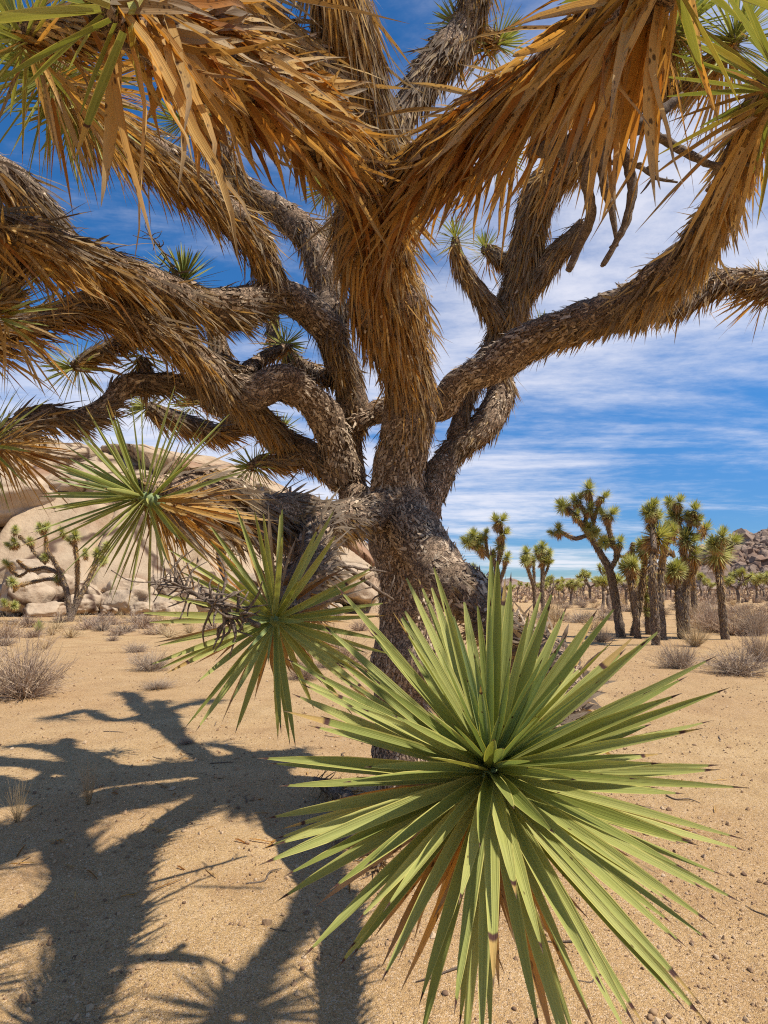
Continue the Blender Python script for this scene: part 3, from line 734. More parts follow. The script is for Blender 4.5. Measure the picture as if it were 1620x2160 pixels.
DL = []
for s in range(8):
    DL.append(unit_leaf('dead_leaf', 200 + s, 'dead', M_DEAD, twist=(s - 3.5) * .22, fold=.3 + .08 * s, n=6))
for s, me in enumerate(DL):
    n = len(me.vertices); co = np.empty(n * 3, np.float32); me.vertices.foreach_get('co', co); co = co.reshape(-1, 3)
    co[:, 2] -= (.6 + 2.6 * (s % 4)) * co[:, 0] ** 2 * .6; co[:, 1] += (1.6 * math.sin(s * 2.1)) * co[:, 0] ** 2; co[:, 2] += .5 * np.sin(co[:, 0] * (5 + s)) * co[:, 0]      # recurved blade (z is in leaf widths)
    me.vertices.foreach_set('co', co.ravel()); me.attributes['tone'].data.foreach_set('value', np.full(n, .6 + .035 * s, np.float32))
def big_dead(bi, count, s0, seed, hang, tipn):
    C, r, cov, tone, P = BRANCH_DATA[bi]; T, N1, B1 = frames(C); rs = np.random.default_rng(seed); m = len(C)
    for q in range(count):
        tip = q < tipn
        i = int(m * (rs.uniform(.90, .99) if tip else rs.uniform(s0, .95))); i = min(i, m - 1)
        ph = rs.random() * 2 * np.pi
        nr = N1[i] * math.cos(ph) + B1[i] * math.sin(ph)
        if nr @ (CAM - C[i]) < .0 * np.linalg.norm(CAM - C[i]) : nr = -nr     # the far side of the limb stays in the joined thatch
        d = -T[i] + nr * rs.uniform(.15, .45) + np.array([0, 0, -1.0]) * rs.uniform(.05, hang) + rs.normal(0, .13, 3)
        if tip: d = nr * .5 + np.array([0, 0, -1.0]) * rs.uniform(.5, 1.3) - T[i] * rs.uniform(.0, .7)
        p = C[i] + nr * r[i] * rs.uniform(.55, .85)
        o = link('dead_leaf', DL[rs.integers(len(DL))]); o.parent = BRANCH_OBJS[bi]
        o.matrix_basis = leaf_matrix(p, d, nr + rs.normal(0, .3, 3), rs.uniform(.28, .42), rs.uniform(.016, .029))
big_dead(5, 150, .25, 61, .12, 12)
big_dead(6, 150, .25, 62, .9, 34)

# ---- withered flower stalks and dead sticks
def stalk(points, name='dead_stalk', parent=tree, twigs=0, seed=0, tl=.08, mt=None, label=None):
    A = np.array([[*px(x, y, z), rp * z / F] for x, y, z, rp in points]); S = catmull(A, .012)
    C, r = S[:, :3], np.maximum(S[:, 3], .0015); rs = np.random.default_rng(seed)
    C = C + np.stack([vnoise(C, 18, 40 + j) for j in range(3)], -1) * .004
    V, Fq, Ft = tube(C, r, 8, .22, 60, seed)
    Vs, Qs, Ts, off = [V], [Fq], [Ft], len(V)
    for q in range(twigs):
        i = rs.integers(len(C) // 5, len(C)); d = unit(rs.normal(0, 1, 3) + np.array([0, 0, .2])); l = tl * rs.uniform(.4, 1.2)
        k = C[i] + d * l * .5 + rs.normal(0, .15, 3) * l; e = k + unit(d + rs.normal(0, .6, 3)) * l * .5
        s2 = catmull(np.column_stack([np.array([C[i], k, e]), [r[i] * .7, r[i] * .5, r[i] * .25]]), .012)
        V, Fq, Ft = tube(s2[:, :3], np.maximum(s2[:, 3], .0012), 5, .2, 60, q)
        Vs.append(V); Qs.append(Fq + off); Ts.append(Ft + off); off += len(V)
    return add_child(name, make_mesh(name, np.concatenate(Vs), [np.concatenate(Qs), np.concatenate(Ts)], None, [mt or M_STALK], True), parent, label=label)
Z1 = 1.75
stalk([(1120,320,1.9,14),(1210,305,Z1,22),(1290,290,Z1,20),(1360,262,Z1,16),(1420,215,Z1,9),(1438,196,Z1,4)], twigs=6, seed=1, tl=.05, label='thick grey withered flower stalk under the right limb')
stalk([(1350,268,Z1,10),(1410,300,Z1,9),(1470,335,Z1-.05,8),(1530,352,Z1-.1,5),(1584,346,Z1-.1,4)], twigs=3, seed=2, tl=.02)
stalk([(1300,292,Z1,12),(1325,345,Z1,11),(1334,410,Z1,10),(1322,470,Z1,9),(1292,520,Z1,7),(1272,556,Z1,6)], twigs=4, seed=3, tl=.03)
stalk([(1250,300,Z1,14),(1238,380,Z1,12),(1245,450,Z1+.05,11),(1222,520,Z1+.1,10),(1200,570,Z1+.1,7)], seed=4)
stalk([(1262,300,Z1,13),(1272,380,Z1,11),(1290,450,Z1,8),(1300,520,Z1,3)], seed=5)
stalk([(1270,340,2.2,5),(1340,350,2.2,5),(1390,378,2.2,4),(1430,385,2.2,2)], twigs=9, seed=6, tl=.05)
stalk([(375,580,3.28,3.2),(360,555,3.27,3),(340,526,3.26,2.6),(315,496,3.25,1.5)], 'flower_stalk', twigs=22, seed=7, tl=.10, label='dried branching flower stalk rising above a small rosette')
stalk([(548,1318,1.42,7),(500,1300,1.38,6),(450,1275,1.35,5),(400,1245,1.34,4),(345,1222,1.34,2)], 'flower_stalk', twigs=70, seed=8, tl=.10, label='withered brown flower stalk drooping from a rosette')
stalk([(690,1165,2.4,5),(740,1205,2.5,5),(790,1240,2.6,4),(830,1265,2.7,3)], twigs=6, seed=9, tl=.08)
stalk([(700,1190,2.2,3),(770,1200,2.4,3),(815,1206,2.5,2)], twigs=3, seed=10, tl=.05)

# ------------------------------------------------------------------ background joshua trees
def far_rosette_mesh(seed, N=190, skirt=110, W=.075, n=2):
    """unit rosette: leaves of length 1 around +Z"""
    f, th, rad, D, A, rs = rosette_dirs(N, np.array([0, 0, 1.0]), 6, 122, .8, .1, seed)
    b = -A * (.30 * f[:, None]) + rad * (.04 + .06 * f[:, None])
    tn = np.where(f < .15, .8, np.where((f > .75) & (rs.random(N) < .5), .1, .5))
    V1, F1, A1 = blades(b, D, A - D * (D @ A)[:, None], rs.uniform(.75, 1.1, N), W * rs.uniform(.8, 1.2, N), n, None, 'green', None, tone=tn, rnd=rs.random(N))
    f, th, rad, D, A, rs = rosette_dirs(skirt, np.array([0, 0, 1.0]), 118, 172, 1.0, .1, seed + 9)
    b = -A * (.25 + .5 * f[:, None]) + rad * .16
    V2, F2, A2 = blades(b, D, rad, rs.uniform(.6, 1.0, skirt), W * 1.15 * rs.uniform(.8, 1.2, skirt), n, None, 'dead', None, tone=rs.uniform(.3, .62, skirt), rnd=rs.random(skirt))
    V, Fc, At = join([(V1, F1, A1), (V2, F2, A2)])
    return make_mesh('rosette', V, [Fc], At, [M_GREEN_FAR, M_DEAD], False, np.concatenate([np.zeros(len(F1), int), np.ones(len(F2), int)]))
FR = [far_rosette_mesh(500 + i) for i in range(4)]

def rot_to(A, spin, s):
    q = Vector(A).to_track_quat('Z', 'Y').to_matrix().to_4x4()
    return q @ Matrix.Rotation(spin, 4, 'Z') @ Matrix.Scale(s, 4)

def bg_tree(base_xy, limbs, ros, label, group=None, seed=0, zc=None, rscale=1.0, flip=1):
    """limbs: lists of (x, y, r_px); first limb starts at the ground. ros: (x, y, leaf_px, ax, az)"""
    rs = np.random.default_rng(seed)
    g = ground_px(*base_xy); z0 = zc or ground_zc(base_xy[1])
    g[2] = gz(g[0], g[1])
    root = link('joshua_tree', None, label=label, cat='tree', group=group, loc=g)
    def depth(x, y):      # limbs spread in depth as much as they do sideways
        k = (x - base_xy[0]) * .45 + (base_xy[1] - y) * .12
        return z0 + k / F * z0 * np.sign(vnoise(np.array([[x * .021, y * .013, seed]]), 1.0, 2)[0])
    Vs, Qs, Ts, off = [], [], [], 0
    for li, lim in enumerate(limbs):
        A = np.array([[*px(x, y, depth(x, y)), r_ * .62 * z0 / F] for x, y, r_ in lim])
        if li == 0: A[0, :3] = g - np.array([0, 0, .06])
        S = catmull(A, .09); r = np.maximum(S[:, 3], .02)
        V, Fq, Ft = tube(S[:, :3], r, 12, .2, 9.0, seed + li)
        Vs.append(V - g); Qs.append(Fq + off); Ts.append(Ft + off); off += len(V)
    tr = link('trunk', make_mesh('trunk', np.concatenate(Vs), [np.concatenate(Qs), np.concatenate(Ts)], None, [M_BARK_FAR], True), root)
    bl = []
    for li, lim in enumerate(limbs):
        A = np.array([[*px(x, y, depth(x, y)), r_ * .62 * z0 / F] for x, y, r_ in lim]); S = catmull(A, .05); C, r = S[:, :3], S[:, 3]
        T, N1, B1 = frames(C); n = int(len(C) * 16); q = np.minimum((len(C) * rs.random(n) ** (.75 if li == 0 else .6)).astype(int), len(C) - 1); ph = rs.random(n) * 6.283
        nr = N1[q] * np.cos(ph)[:, None] + B1[q] * np.sin(ph)[:, None]; up = q / len(C)
        bl.append(blades(C[q] + nr * (r[q] * .95)[:, None] - g, -T[q] + nr * rs.uniform(.15, .5, (n, 1)) + rs.normal(0, .2, (n, 3)), nr, rs.uniform(.05, .13, n) * (.6 + up), rs.uniform(.012, .028, n), 2, None, 'dead', None, tone=np.clip(.12 + .45 * up ** 2 + rs.normal(0, .1, n), 0, 1), rnd=rs.random(n)))
    V, Fc, At = join(bl)
    link('dead_leaf_thatch', make_mesh('dead_leaf_thatch', V, [Fc], At, [M_DEAD]), tr, kind='stuff')
    for i, (x, y, lp, ax, az) in enumerate(ros):
        o = link('rosette', FR[rs.integers(len(FR))], root)
        d = depth(x, y) - .12 * z0 / 15 * rs.random()
        A = unit(np.array([ax + rs.normal(0, .15), -.35 + rs.normal(0, .2), az]))
        m = rot_to(A, rs.random() * 6.28, lp * 1.12 * d / F * rscale)
        m.translation = Vector(px(x, y, d) - g); o.matrix_basis = m
    return root

bg_tree((1062,1300), [[(1062,1300,13),(1052,1240,11),(1046,1195,9),(1030,1172,7),(1006,1158,6),(992,1150,5)],[(1046,1200,7),(1056,1170,7),(1060,1140,6),(1054,1108,5)],[(1052,1235,7),(1062,1205,6),(1069,1178,5)],[(1030,1172,5),(1026,1152,5),(1024,1130,4)],[(1056,1168,4),(1052,1150,4)]],
 [(984,1142,18,-.6,.6),(998,1128,18,-.2,.9),(1004,1148,18,-.4,.6),(1012,1136,15,.1,.9),(1025,1124,14,.1,.9),(1016,1160,14,-.3,.5),(1046,1098,19,-.2,.9),(1060,1096,18,.3,.9),(1066,1124,17,.6,.6),(1054,1148,16,-.2,.7),(1070,1174,14,.4,.8),(1040,1168,12,0,.6)],
 'bushy-topped joshua tree standing alone just beyond the near rosette', seed=21)
bg_tree((1007,1284), [[(1007,1284,8),(1006,1250,7),(1000,1230,6),(999,1205,4)],[(1005,1240,5),(1018,1226,4)]],
 [(998,1196,11,0,.9),(992,1222,12,-.7,.5),(1016,1220,13,.6,.7),(1004,1216,11,0,.7),(1026,1222,11,.8,.4)], 'small stubby joshua tree with a pale low crown beside a taller one', seed=22)
bg_tree((1146,1296), [[(1146,1296,7),(1144,1240,7),(1145,1200,6),(1146,1160,4)],[(1128,1290,6),(1126,1240,6),(1118,1215,5),(1109,1185,4)],[(1127,1235,5),(1126,1200,4),(1126,1180,3)],[(1145,1225,4),(1156,1195,4),(1159,1170,3)]],
 [(1110,1164,16,-.2,.9),(1107,1182,14,-.5,.5),(1122,1182,14,.2,.8),(1144,1152,15,0,1),(1138,1172,13,-.4,.6),(1158,1166,13,.4,.8),(1151,1182,14,.4,.4),(1132,1160,12,-.2,.9),(1160,1185,11,.6,.3)], 'narrow twin-stemmed joshua tree with upright clustered heads', seed=23)
bg_tree((1310,1342), [[(1310,1342,17),(1299,1270,14),(1286,1205,13),(1268,1170,11),(1250,1140,9),(1230,1112,8),(1212,1088,8),(1196,1072,6)],[(1236,1130,7),(1212,1136,7),(1190,1126,6),(1174,1120,5)],[(1230,1112,7),(1236,1090,6),(1226,1066,5)],[(1250,1100,6),(1246,1066,5),(1243,1038,5)],[(1250,1115,6),(1256,1085,5),(1266,1060,4),(1274,1050,4)],[(1285,1205,9),(1300,1178,8),(1298,1156,8),(1280,1142,6)],[(1298,1158,7),(1288,1130,7),(1280,1098,6)],[(1300,1172,6),(1306,1156,5),(1308,1146,5)],[(1302,1170,5),(1318,1175,5),(1332,1168,5)]],
 [(1186,1066,20,-.7,.6),(1178,1114,16,-.2,.9),(1164,1124,13,-.8,.2),(1212,1054,17,-.2,.9),(1224,1050,17,.2,.9),(1242,1028,20,0,1),(1275,1046,17,.5,.8),(1246,1070,17,.2,.7),(1217,1084,14,.1,.7),(1242,1110,16,-.1,.6),(1254,1122,17,.3,.3),(1270,1082,17,-.4,.8),(1292,1082,20,.5,.8),(1274,1144,18,-.4,-.1),(1308,1142,17,.2,.9),(1290,1140,12,.2,.5)],
 'tall open-branched joshua tree leaning left with a forked dark trunk', seed=24)
bg_tree((1346,1346), [[(1346,1346,11),(1340,1290,11),(1333,1240,11),(1329,1205,8)]], [(1328,1190,27,-.1,.8),(1320,1196,20,-.6,.5),(1336,1188,20,.4,.8)], 'slim single-headed joshua tree leaning out from the clump', 'joshua trees in the near clump', seed=25)
bg_tree((1334,1340), [[(1334,1340,11),(1346,1290,10),(1354,1235,10),(1360,1190,9),(1361,1165,8)],[(1355,1220,6),(1340,1190,6),(1334,1165,6),(1336,1144,5)]], [(1361,1152,25,0,.7),(1352,1150,18,-.5,.7)], 'dark joshua tree with a broken headless stub beside its one head', 'joshua trees in the near clump', seed=26)
bg_tree((1384,1360), [[(1384,1360,15),(1380,1280,14),(1376,1210,13),(1380,1150,11),(1386,1125,8)],[(1380,1160,9),(1376,1110,8),(1374,1080,7)],[(1378,1110,6),(1384,1095,6)]], [(1393,1128,33,.3,.6),(1373,1072,23,-.1,1),(1364,1080,18,-.7,.6),(1385,1092,22,.4,.6),(1380,1062,16,.3,.9)], 'stout pale-trunked joshua tree with a big round head and two above', 'joshua trees in the near clump', seed=27)
bg_tree((1398,1348), [[(1398,1348,14),(1393,1270,12),(1396,1190,11),(1404,1150,9),(1416,1125,8)],[(1398,1180,7),(1412,1165,7),(1422,1175,6)]], [(1420,1118,20,.1,.9),(1412,1108,16,-.4,.8)], 'dark-trunked joshua tree hidden close behind the stout pale one', 'joshua trees in the near clump', seed=28)
bg_tree((1437,1346), [[(1437,1346,12),(1433,1280,12),(1430,1230,11),(1427,1210,8)]], [(1427,1198,26,0,.8),(1418,1200,18,-.6,.5),(1434,1204,18,.5,.4)], 'short single-headed joshua tree in the middle of the clump', 'joshua trees in the near clump', seed=29)
bg_tree((1450,1336), [[(1450,1336,11),(1446,1280,11),(1448,1228,12),(1464,1200,11),(1470,1178,9)],[(1447,1232,9),(1442,1190,9),(1440,1150,9),(1440,1120,7)],[(1441,1150,6),(1452,1120,6),(1460,1090,5)],[(1440,1130,5),(1430,1095,5),(1424,1062,4)],[(1452,1125,5),(1474,1128,5),(1486,1114,4)]],
 [(1464,1166,24,.1,.8),(1446,1132,27,.0,.7),(1460,1138,20,.6,.4),(1420,1086,20,-.4,.7),(1432,1082,18,.2,.8),(1412,1058,16,-.5,.7),(1434,1056,18,.4,.9),(1466,1072,20,.2,1),(1458,1092,18,-.4,.6),(1472,1095,16,.6,.5),(1488,1114,20,.4,.8),(1416,1108,15,-.6,.5),(1450,1086,12,-.3,.7)],
 'many-headed joshua tree towering over the clump', 'joshua trees in the near clump', seed=30)
bg_tree((1530,1348), [[(1530,1348,14),(1524,1290,12),(1519,1235,11),(1516,1200,10),(1514,1180,8)],[(1517,1200,7),(1534,1170,7),(1542,1148,5)]], [(1512,1160,34,-.2,.6),(1524,1128,22,.1,1),(1548,1140,22,.6,.6),(1506,1146,22,-.5,.7)], 'single-trunk joshua tree with a large shaggy head at the clump edge', 'joshua trees in the near clump', seed=31)
bg_tree((1466,1296), [[(1466,1296,10),(1463,1250,9),(1460,1215,8)]], [(1460,1200,14,.2,.8)], 'plain dark trunk of a joshua tree standing behind the clump', 'joshua trees in the near clump', seed=32)
bg_tree((1368,1338), [[(1368,1338,10),(1366,1280,9),(1364,1250,8)]], [(1364,1228,18,0,.9),(1364,1260,14,.1,-.4),(1366,1290,13,.1,-.6)], 'short shaggy yellow-skirted joshua tree between two thicker trunks', 'joshua trees in the near clump', seed=33)
bg_tree((148,1310), [[(148,1310,9),(143,1260,9),(130,1215,8),(112,1180,6),(98,1160,5),(97,1130,4)],[(150,1306,9),(168,1262,8),(186,1225,8),(203,1188,6)],[(152,1296,7),(162,1250,7),(163,1190,6),(158,1150,5)],[(140,1240,6),(112,1222,6),(78,1226,5),(40,1236,4),(28,1250,3)],[(128,1212,6),(96,1198,6),(62,1202,5),(36,1182,4)],[(62,1202,4),(40,1215,4),(20,1200,3)],[(96,1190,4),(72,1165,4),(60,1142,3)],[(203,1190,5),(214,1160,4)],[(60,1150,4),(40,1130,4)]],
 [(30,1142,13,-.4,.8),(18,1150,12,-.7,.5),(14,1188,13,-.6,.7),(26,1226,13,-.2,.8),(85,1112,13,-.3,.9),(98,1110,13,.4,.9),(95,1174,11,.2,.7),(120,1219,11,0,.6),(158,1128,15,0,1),(146,1140,12,-.5,.7),(205,1165,13,.2,.9),(218,1180,12,.7,.5),(32,1116,11,0,.9),(64,1140,11,0,.7),(10,1270,11,-.3,.7),(30,1276,11,.3,.6),(130,1120,12,-.2,.9),(180,1165,12,.2,.9),(225,1150,12,.5,.7)],
 'gnarled joshua tree with thin grey limbs before the rock dome', seed=34)

# smaller trees out on the plain: two part trees, shared meshes
def plain_tree_proto(seed):
    rs = np.random.default_rng(seed)
    parts = []; tips = []
    def grow(p, d, l, r, lev):
        q = p + d * l
        mid = (p + q) / 2 + rs.normal(0, .06, 3) * l
        parts.append((np.array([p, mid, q]), np.array([r, r * .9, r * .8])))
        if lev == 0: tips.append((q, d)); return
        for _ in range(rs.integers(2, 4)):
            nd = unit(d + rs.normal(0, .62, 3) * np.array([1, 1, .45]) + np.array([0, 0, .2]))
            grow(q, nd, l * rs.uniform(.5, .75), r * .72, lev - 1)
    h = rs.uniform(.32, .45)
    grow(np.zeros(3) - np.array([0, 0, .02]), unit(np.array([rs.normal(0, .1), rs.normal(0, .1), 1])), h, .042, 3)
    Vs, Qs, Ts, off = [], [], [], 0
    for c, r in parts:
        S = catmull(np.column_stack([c, r]), .08)
        V, Fq, Ft = tube(S[:, :3], S[:, 3], 7, .15, 9, seed); Vs.append(V); Qs.append(Fq + off); Ts.append(Ft + off); off += len(V)
    Vt = np.concatenate(Vs); top = max(t[0][2] for t in tips) + .1
    trunk = make_mesh('trunk', Vt / top, [np.concatenate(Qs), np.concatenate(Ts)], None, [M_BARK_FAR], True)
    bl = []
    for q, d in tips:
        N = 34; f, th, rad, D, A, r2 = rosette_dirs(N, d, 5, 125, .8, .1, int(rs.integers(1e6)))
        bl.append(blades(np.tile(q, (N, 1)) - A * .05 * f[:, None], D, rad, .135 * rs.uniform(.8, 1.1, N), .017, 2, None, 'green', None, tone=np.where(f > .75, .12, .45), rnd=rs.random(N)))
    V, Fc, At = join(bl)
    crown = make_mesh('crown', V / top, [Fc], At, [M_GREEN_FAR])
    return trunk, crown
PT = [plain_tree_proto(700 + i) for i in range(6)]
def plain_tree(x, y, hpx, label, group, i):
    g = ground_px(x, y); g[2] = gz(g[0], g[1]); h = hpx * ground_zc(y) / F
    root = link('joshua_tree', None, label=label, cat='tree', group=group, loc=g)
    root.scale = (h, h, h); root.rotation_euler = (0, 0, i * 2.4)
    a, b = PT[i % len(PT)]
    link('trunk', a, root); link('crown', b, root)
PL = [(1160,1272,62),(1178,1268,52),(1204,1277,60),(1218,1274,46),(1190,1270,40),(1232,1264,44),(1247,1268,70),(1270,1284,98),(1290,1286,80),(1322,1276,70),(1334,1270,60),(1352,1268,58),(1142,1266,40),(1120,1262,34),(1404,1266,60),(1416,1264,52),(1480,1262,56),(1494,1266,48),(1556,1272,78),(1578,1262,50),(1594,1270,62),(1612,1266,58),(1606,1258,40),(1540,1258,44),(1500,1258,36),(1090,1260,36),(1076,1262,30),(1225,1256,28),(1262,1256,30),(1300,1256,34),(1175,1254,24),(1345,1256,30),(1446,1258,36),(1566,1254,30),(1130,1254,24),(700,1276,70),(668,1270,50),(745,1268,44),(1625,1274,70),(1030,1258,30)]
for i, (x, y, h) in enumerate(PL):
    sz = 'tiny' if h < 42 else ('small' if h < 60 else 'fair-sized')
    wh = 'below the boulder mountain' if x > 1370 else ('beside the big trunk' if x < 900 else 'on the plain below the low reddish hills')
    plain_tree(x, y, h, f'{sz} distant joshua tree {wh}', f'{sz} far joshua trees {wh}', i)

# ------------------------------------------------------------------ shrubs and grass
def shrub_mesh(seed, n=240, spread=.9, sub=2, mt=M_SHRUB, w=.010, up=.75, curve=.15, name='twigs'):
    """unit shrub: about 1 wide-ish, 1 high"""
    rs = np.random.default_rng(seed)
    ph = rs.random(n) * 2 * np.pi; inc = np.arccos(rs.random(n) ** .8) * spread
    D = np.stack([np.sin(inc) * np.cos(ph), np.sin(inc) * np.sin(ph), np.cos(inc) + .05], -1)
    P = np.stack([np.cos(ph) * .10 * rs.random(n), np.sin(ph) * .10 * rs.random(n), np.full(n, -.03)], -1)
    L = rs.uniform(.55, 1.0, n); B = rs.normal(0, curve, (n, 3)) + np.array([0, 0, .12])
    out = [blades(P, D, rs.normal(0, 1, (n, 3)), L, w * rs.uniform(.7, 1.4, n), 3, B, 'twig', None, rnd=rs.random(n) * .7)]
    for s in range(sub):
        t = rs.uniform(.35, .95, n)
        p = P + unit(D) * (L * t)[:, None] + B * (L * t * t)[:, None]
        d = unit(D + rs.normal(0, .55, (n, 3)))
        out.append(blades(p, d, rs.normal(0, 1, (n, 3)), L * rs.uniform(.12, .4, n), w * .75, 2, None, 'twig', None, rnd=.25 + rs.random(n) * .75))
    q = rs.choice(n, n // 9, replace=False)
    out.append(blades(P[q], D[q], rs.normal(0, 1, (len(q), 3)), L[q] * .72, w * 2.4, 3, B[q], 'twig', None, rnd=rs.random(len(q)) * .2))
    V, Fc, A = join(out); V[:, 2] *= up
    V[:, :2] *= (1 + .3 * vnoise(V, 1.6, seed % 97))[:, None]; V[:, 2] *= 1 + .35 * vnoise(V * np.array([1, 1, 0]), 2.0, seed % 89)
    return make_mesh(name, V, [Fc], A, [mt])
SH = [shrub_mesh(800 + i, 420, .98, 4, w=.011) for i in range(4)]
SHF = [shrub_mesh(820 + i, 170, .98, 3, w=.022) for i in range(4)]
ST = [shrub_mesh(840 + i, 260, .8, 2, M_STRAW, .010, .9) for i in range(2)]
STF = [shrub_mesh(850 + i, 80, .85, 2, M_STRAW, .022, .85) for i in range(2)]
GR = [shrub_mesh(860 + i, 200, .9, 3, M_GSHRUB, .016, .9) for i in range(2)]
GT = [shrub_mesh(870 + i, 130, .42, 0, M_STRAW, .008, 1.0, .3) for i in range(2)]

def plant(name, me, x, y, wpx, hpx, label, cat, group=None, z=None):
    g = ground_px(x, y); s = ground_zc(y) / F; g[2] = gz(g[0], g[1])
    o = link(name, me, None, label, cat, group, loc=g)
    o.scale = (wpx * s * R.uniform(.42, .6), wpx * s * R.uniform(.4, .58), hpx * s * R.uniform(1.0, 1.3)); o.rotation_euler = (R.uniform(-.12, .12), R.uniform(-.12, .12), R.random() * 6.28)
    return o
plant('shrub', SH[0], 48, 1470, 215, 130, 'big dome of dry brush, grey below and tan above, past the shadow', 'shrub')
plant('shrub', SH[1], 318, 1412, 112, 52, 'grey wiry shrub in the sandy clearing with a bare twig mat before it', 'shrub')
plant('shrub', SH[2], 286, 1376, 74, 26, 'low flat grey shrub close behind the wiry one', 'shrub')
plant('shrub', SH[3], 330, 1455, 90, 26, 'flattened dark twig mat at the tip of the tree shadow', 'shrub')
plant('shrub', SHF[0], 237, 1352, 42, 20, 'little round grey tuft alone on the bare sand', 'shrub')
plant('shrub', SH[2], 715, 1405, 150, 95, 'dense grey shrub partly behind the big trunk', 'shrub')
plant('shrub', SH[3], 640, 1432, 90, 50, 'small grey brown shrub below the yellowish rosette', 'shrub')
plant('shrub', SH[1], 1432, 1408, 110, 66, 'thin see-through grey shrub in front of the clump of trunks', 'shrub')
plant('shrub', SH[0], 1556, 1420, 150, 80, 'spreading dark-stemmed shrub right of the see-through one', 'shrub')
plant('grass_tuft', ST[0], 1468, 1364, 90, 66, 'golden straw tuft at the foot of the short trunk', 'grass')
plant('shrub', SH[2], 1605, 1395, 110, 80, 'tall tan brush behind the spreading dark-stemmed shrub', 'shrub')
plant('shrub', SH[1], 1508, 1332, 110, 60, 'broad grey-green shrub between the clump and the edge trunk', 'shrub')
plant('shrub', SH[3], 1270, 1352, 70, 44, 'rounded brown shrub beside the forked dark trunk', 'shrub')
plant('shrub', SH[0], 1590, 1340, 110, 66, 'wide tan shrub behind the lone edge trunk', 'shrub')
plant('grass_tuft', GT[0], 186, 1702, 90, 78, 'tall straw tuft of dead grass standing in the tree shadow', 'grass')
plant('grass_tuft', GT[1], 36, 1738, 90, 62, 'shorter straw tuft of dead grass near the shadow edge', 'grass')
plant('shrub', SH[1], 395, 1568, 46, 16, 'tiny dark dead sprig lying in the tree shadow', 'shrub')
plant('shrub', GR[0], 770, 1290, 130, 90, 'green bush behind the big trunk', 'shrub')
plant('shrub', GR[1], 282, 1272, 90, 34, 'green bush at the foot of the pale rocks', 'shrub')
plant('yucca_sprout', FR[0], 82, 1330, 40, 22, 'young green yucca sprout among the brush by the dark boulder', 'yucca')
for x, y, w, h in [(150,1345,90,30),(95,1368,70,34),(262,1332,80,30),(215,1330,60,26),(355,1345,80,36),(20,1330,80,34),(180,1328,70,26),(300,1325,70,30),(120,1324,60,24),(45,1316,70,26),(400,1335,60,28),(240,1316,60,22),(450,1330,70,26),(10,1360,60,30),(335,1312,60,24),(205,1310,50,20),(375,1310,50,18),(70,1344,60,26),(640,1320,70,30),(700,1310,60,26),(690,1345,90,40),(620,1345,60,30),(760,1330,60,36),(130,1312,60,26),(170,1310,56,24),(195,1318,60,26),(285,1312,60,24),(310,1316,66,26),(350,1320,60,24),(15,1345,90,40),(60,1322,70,30),(230,1308,54,22),(262,1304,50,20),(390,1318,60,24),(420,1310,60,24),(110,1340,60,26),(328,1338,70,28),(248,1340,56,22)]:
    st = R.random() < .25
    hue = 'straw-coloured' if st else 'grey-brown'; wh = 'by the foot of the gnarled tree' if 90 < x < 250 and y < 1350 else ('behind the big trunk and rosettes' if x > 500 else 'on the sand before the pale rocks')
    plant('shrub', (STF if st else SHF)[R.randrange(2)], x, y, w, h, f'low {hue} dry shrub {wh}', 'shrub', f'{hue} shrubs {wh}')
cnt = 0
r9 = random.Random(5)
while cnt < 130:
    y = 1252 + 88 * r9.random() ** 1.4; x = r9.uniform(1130, 1640)
    if y > 1312 and x < 1500 and r9.random() < .75: continue
    hp = (y - 1232) * r9.uniform(.26, .46); wp = hp * r9.uniform(1.8, 2.8)
    st = r9.random() < .25
    hue = 'straw-coloured' if st else 'grey-brown'
    wh = 'among the nearer joshua trees' if y > 1290 else ('on the open plain beyond the joshua tree clump' if x > 1340 else 'on the open plain beyond the leaning joshua tree')
    plant('shrub', (STF if st else SHF)[r9.randrange(2 if st else 4)], x, y, wp, hp, f'low {hue} dry shrub {wh}', 'shrub', f'{hue} shrubs {wh}')
    cnt += 1

def far_scrub():
    n = 5200; rs = np.random.default_rng(77)
    d = 45 * (420 / 45) ** rs.random(n); x = (rs.random(n) * 1.5 - .62) * d
    s = rs.uniform(.25, .6, n) * np.clip(d / 90, 1, 2.2)
    k = 12
    ph = rs.random((n, k)) * 6.28; inc = rs.random((n, k)) * 1.25
    D = np.stack([np.sin(inc) * np.cos(ph), np.sin(inc) * np.sin(ph), np.cos(inc) * .75], -1).reshape(-1, 3)
    P = np.repeat(np.stack([x, d, ground_height(x, d) - .03], -1), k, 0)
    V, Fc, A = blades(P, D, rs.normal(0, 1, (n * k, 3)), np.repeat(s, k) * rs.uniform(.6, 1.1, n * k), np.repeat(s, k) * .28, 2, None, 'dead', None, rnd=np.repeat(rs.random(n), k) * .8 + rs.random(n * k) * .2)
    link('desert_scrub', make_mesh('desert_scrub', V, [Fc], A, [M_SHRUB]), None, 'hazy brown scrub covering the far desert plain', 'scrub', kind='stuff')
far_scrub()

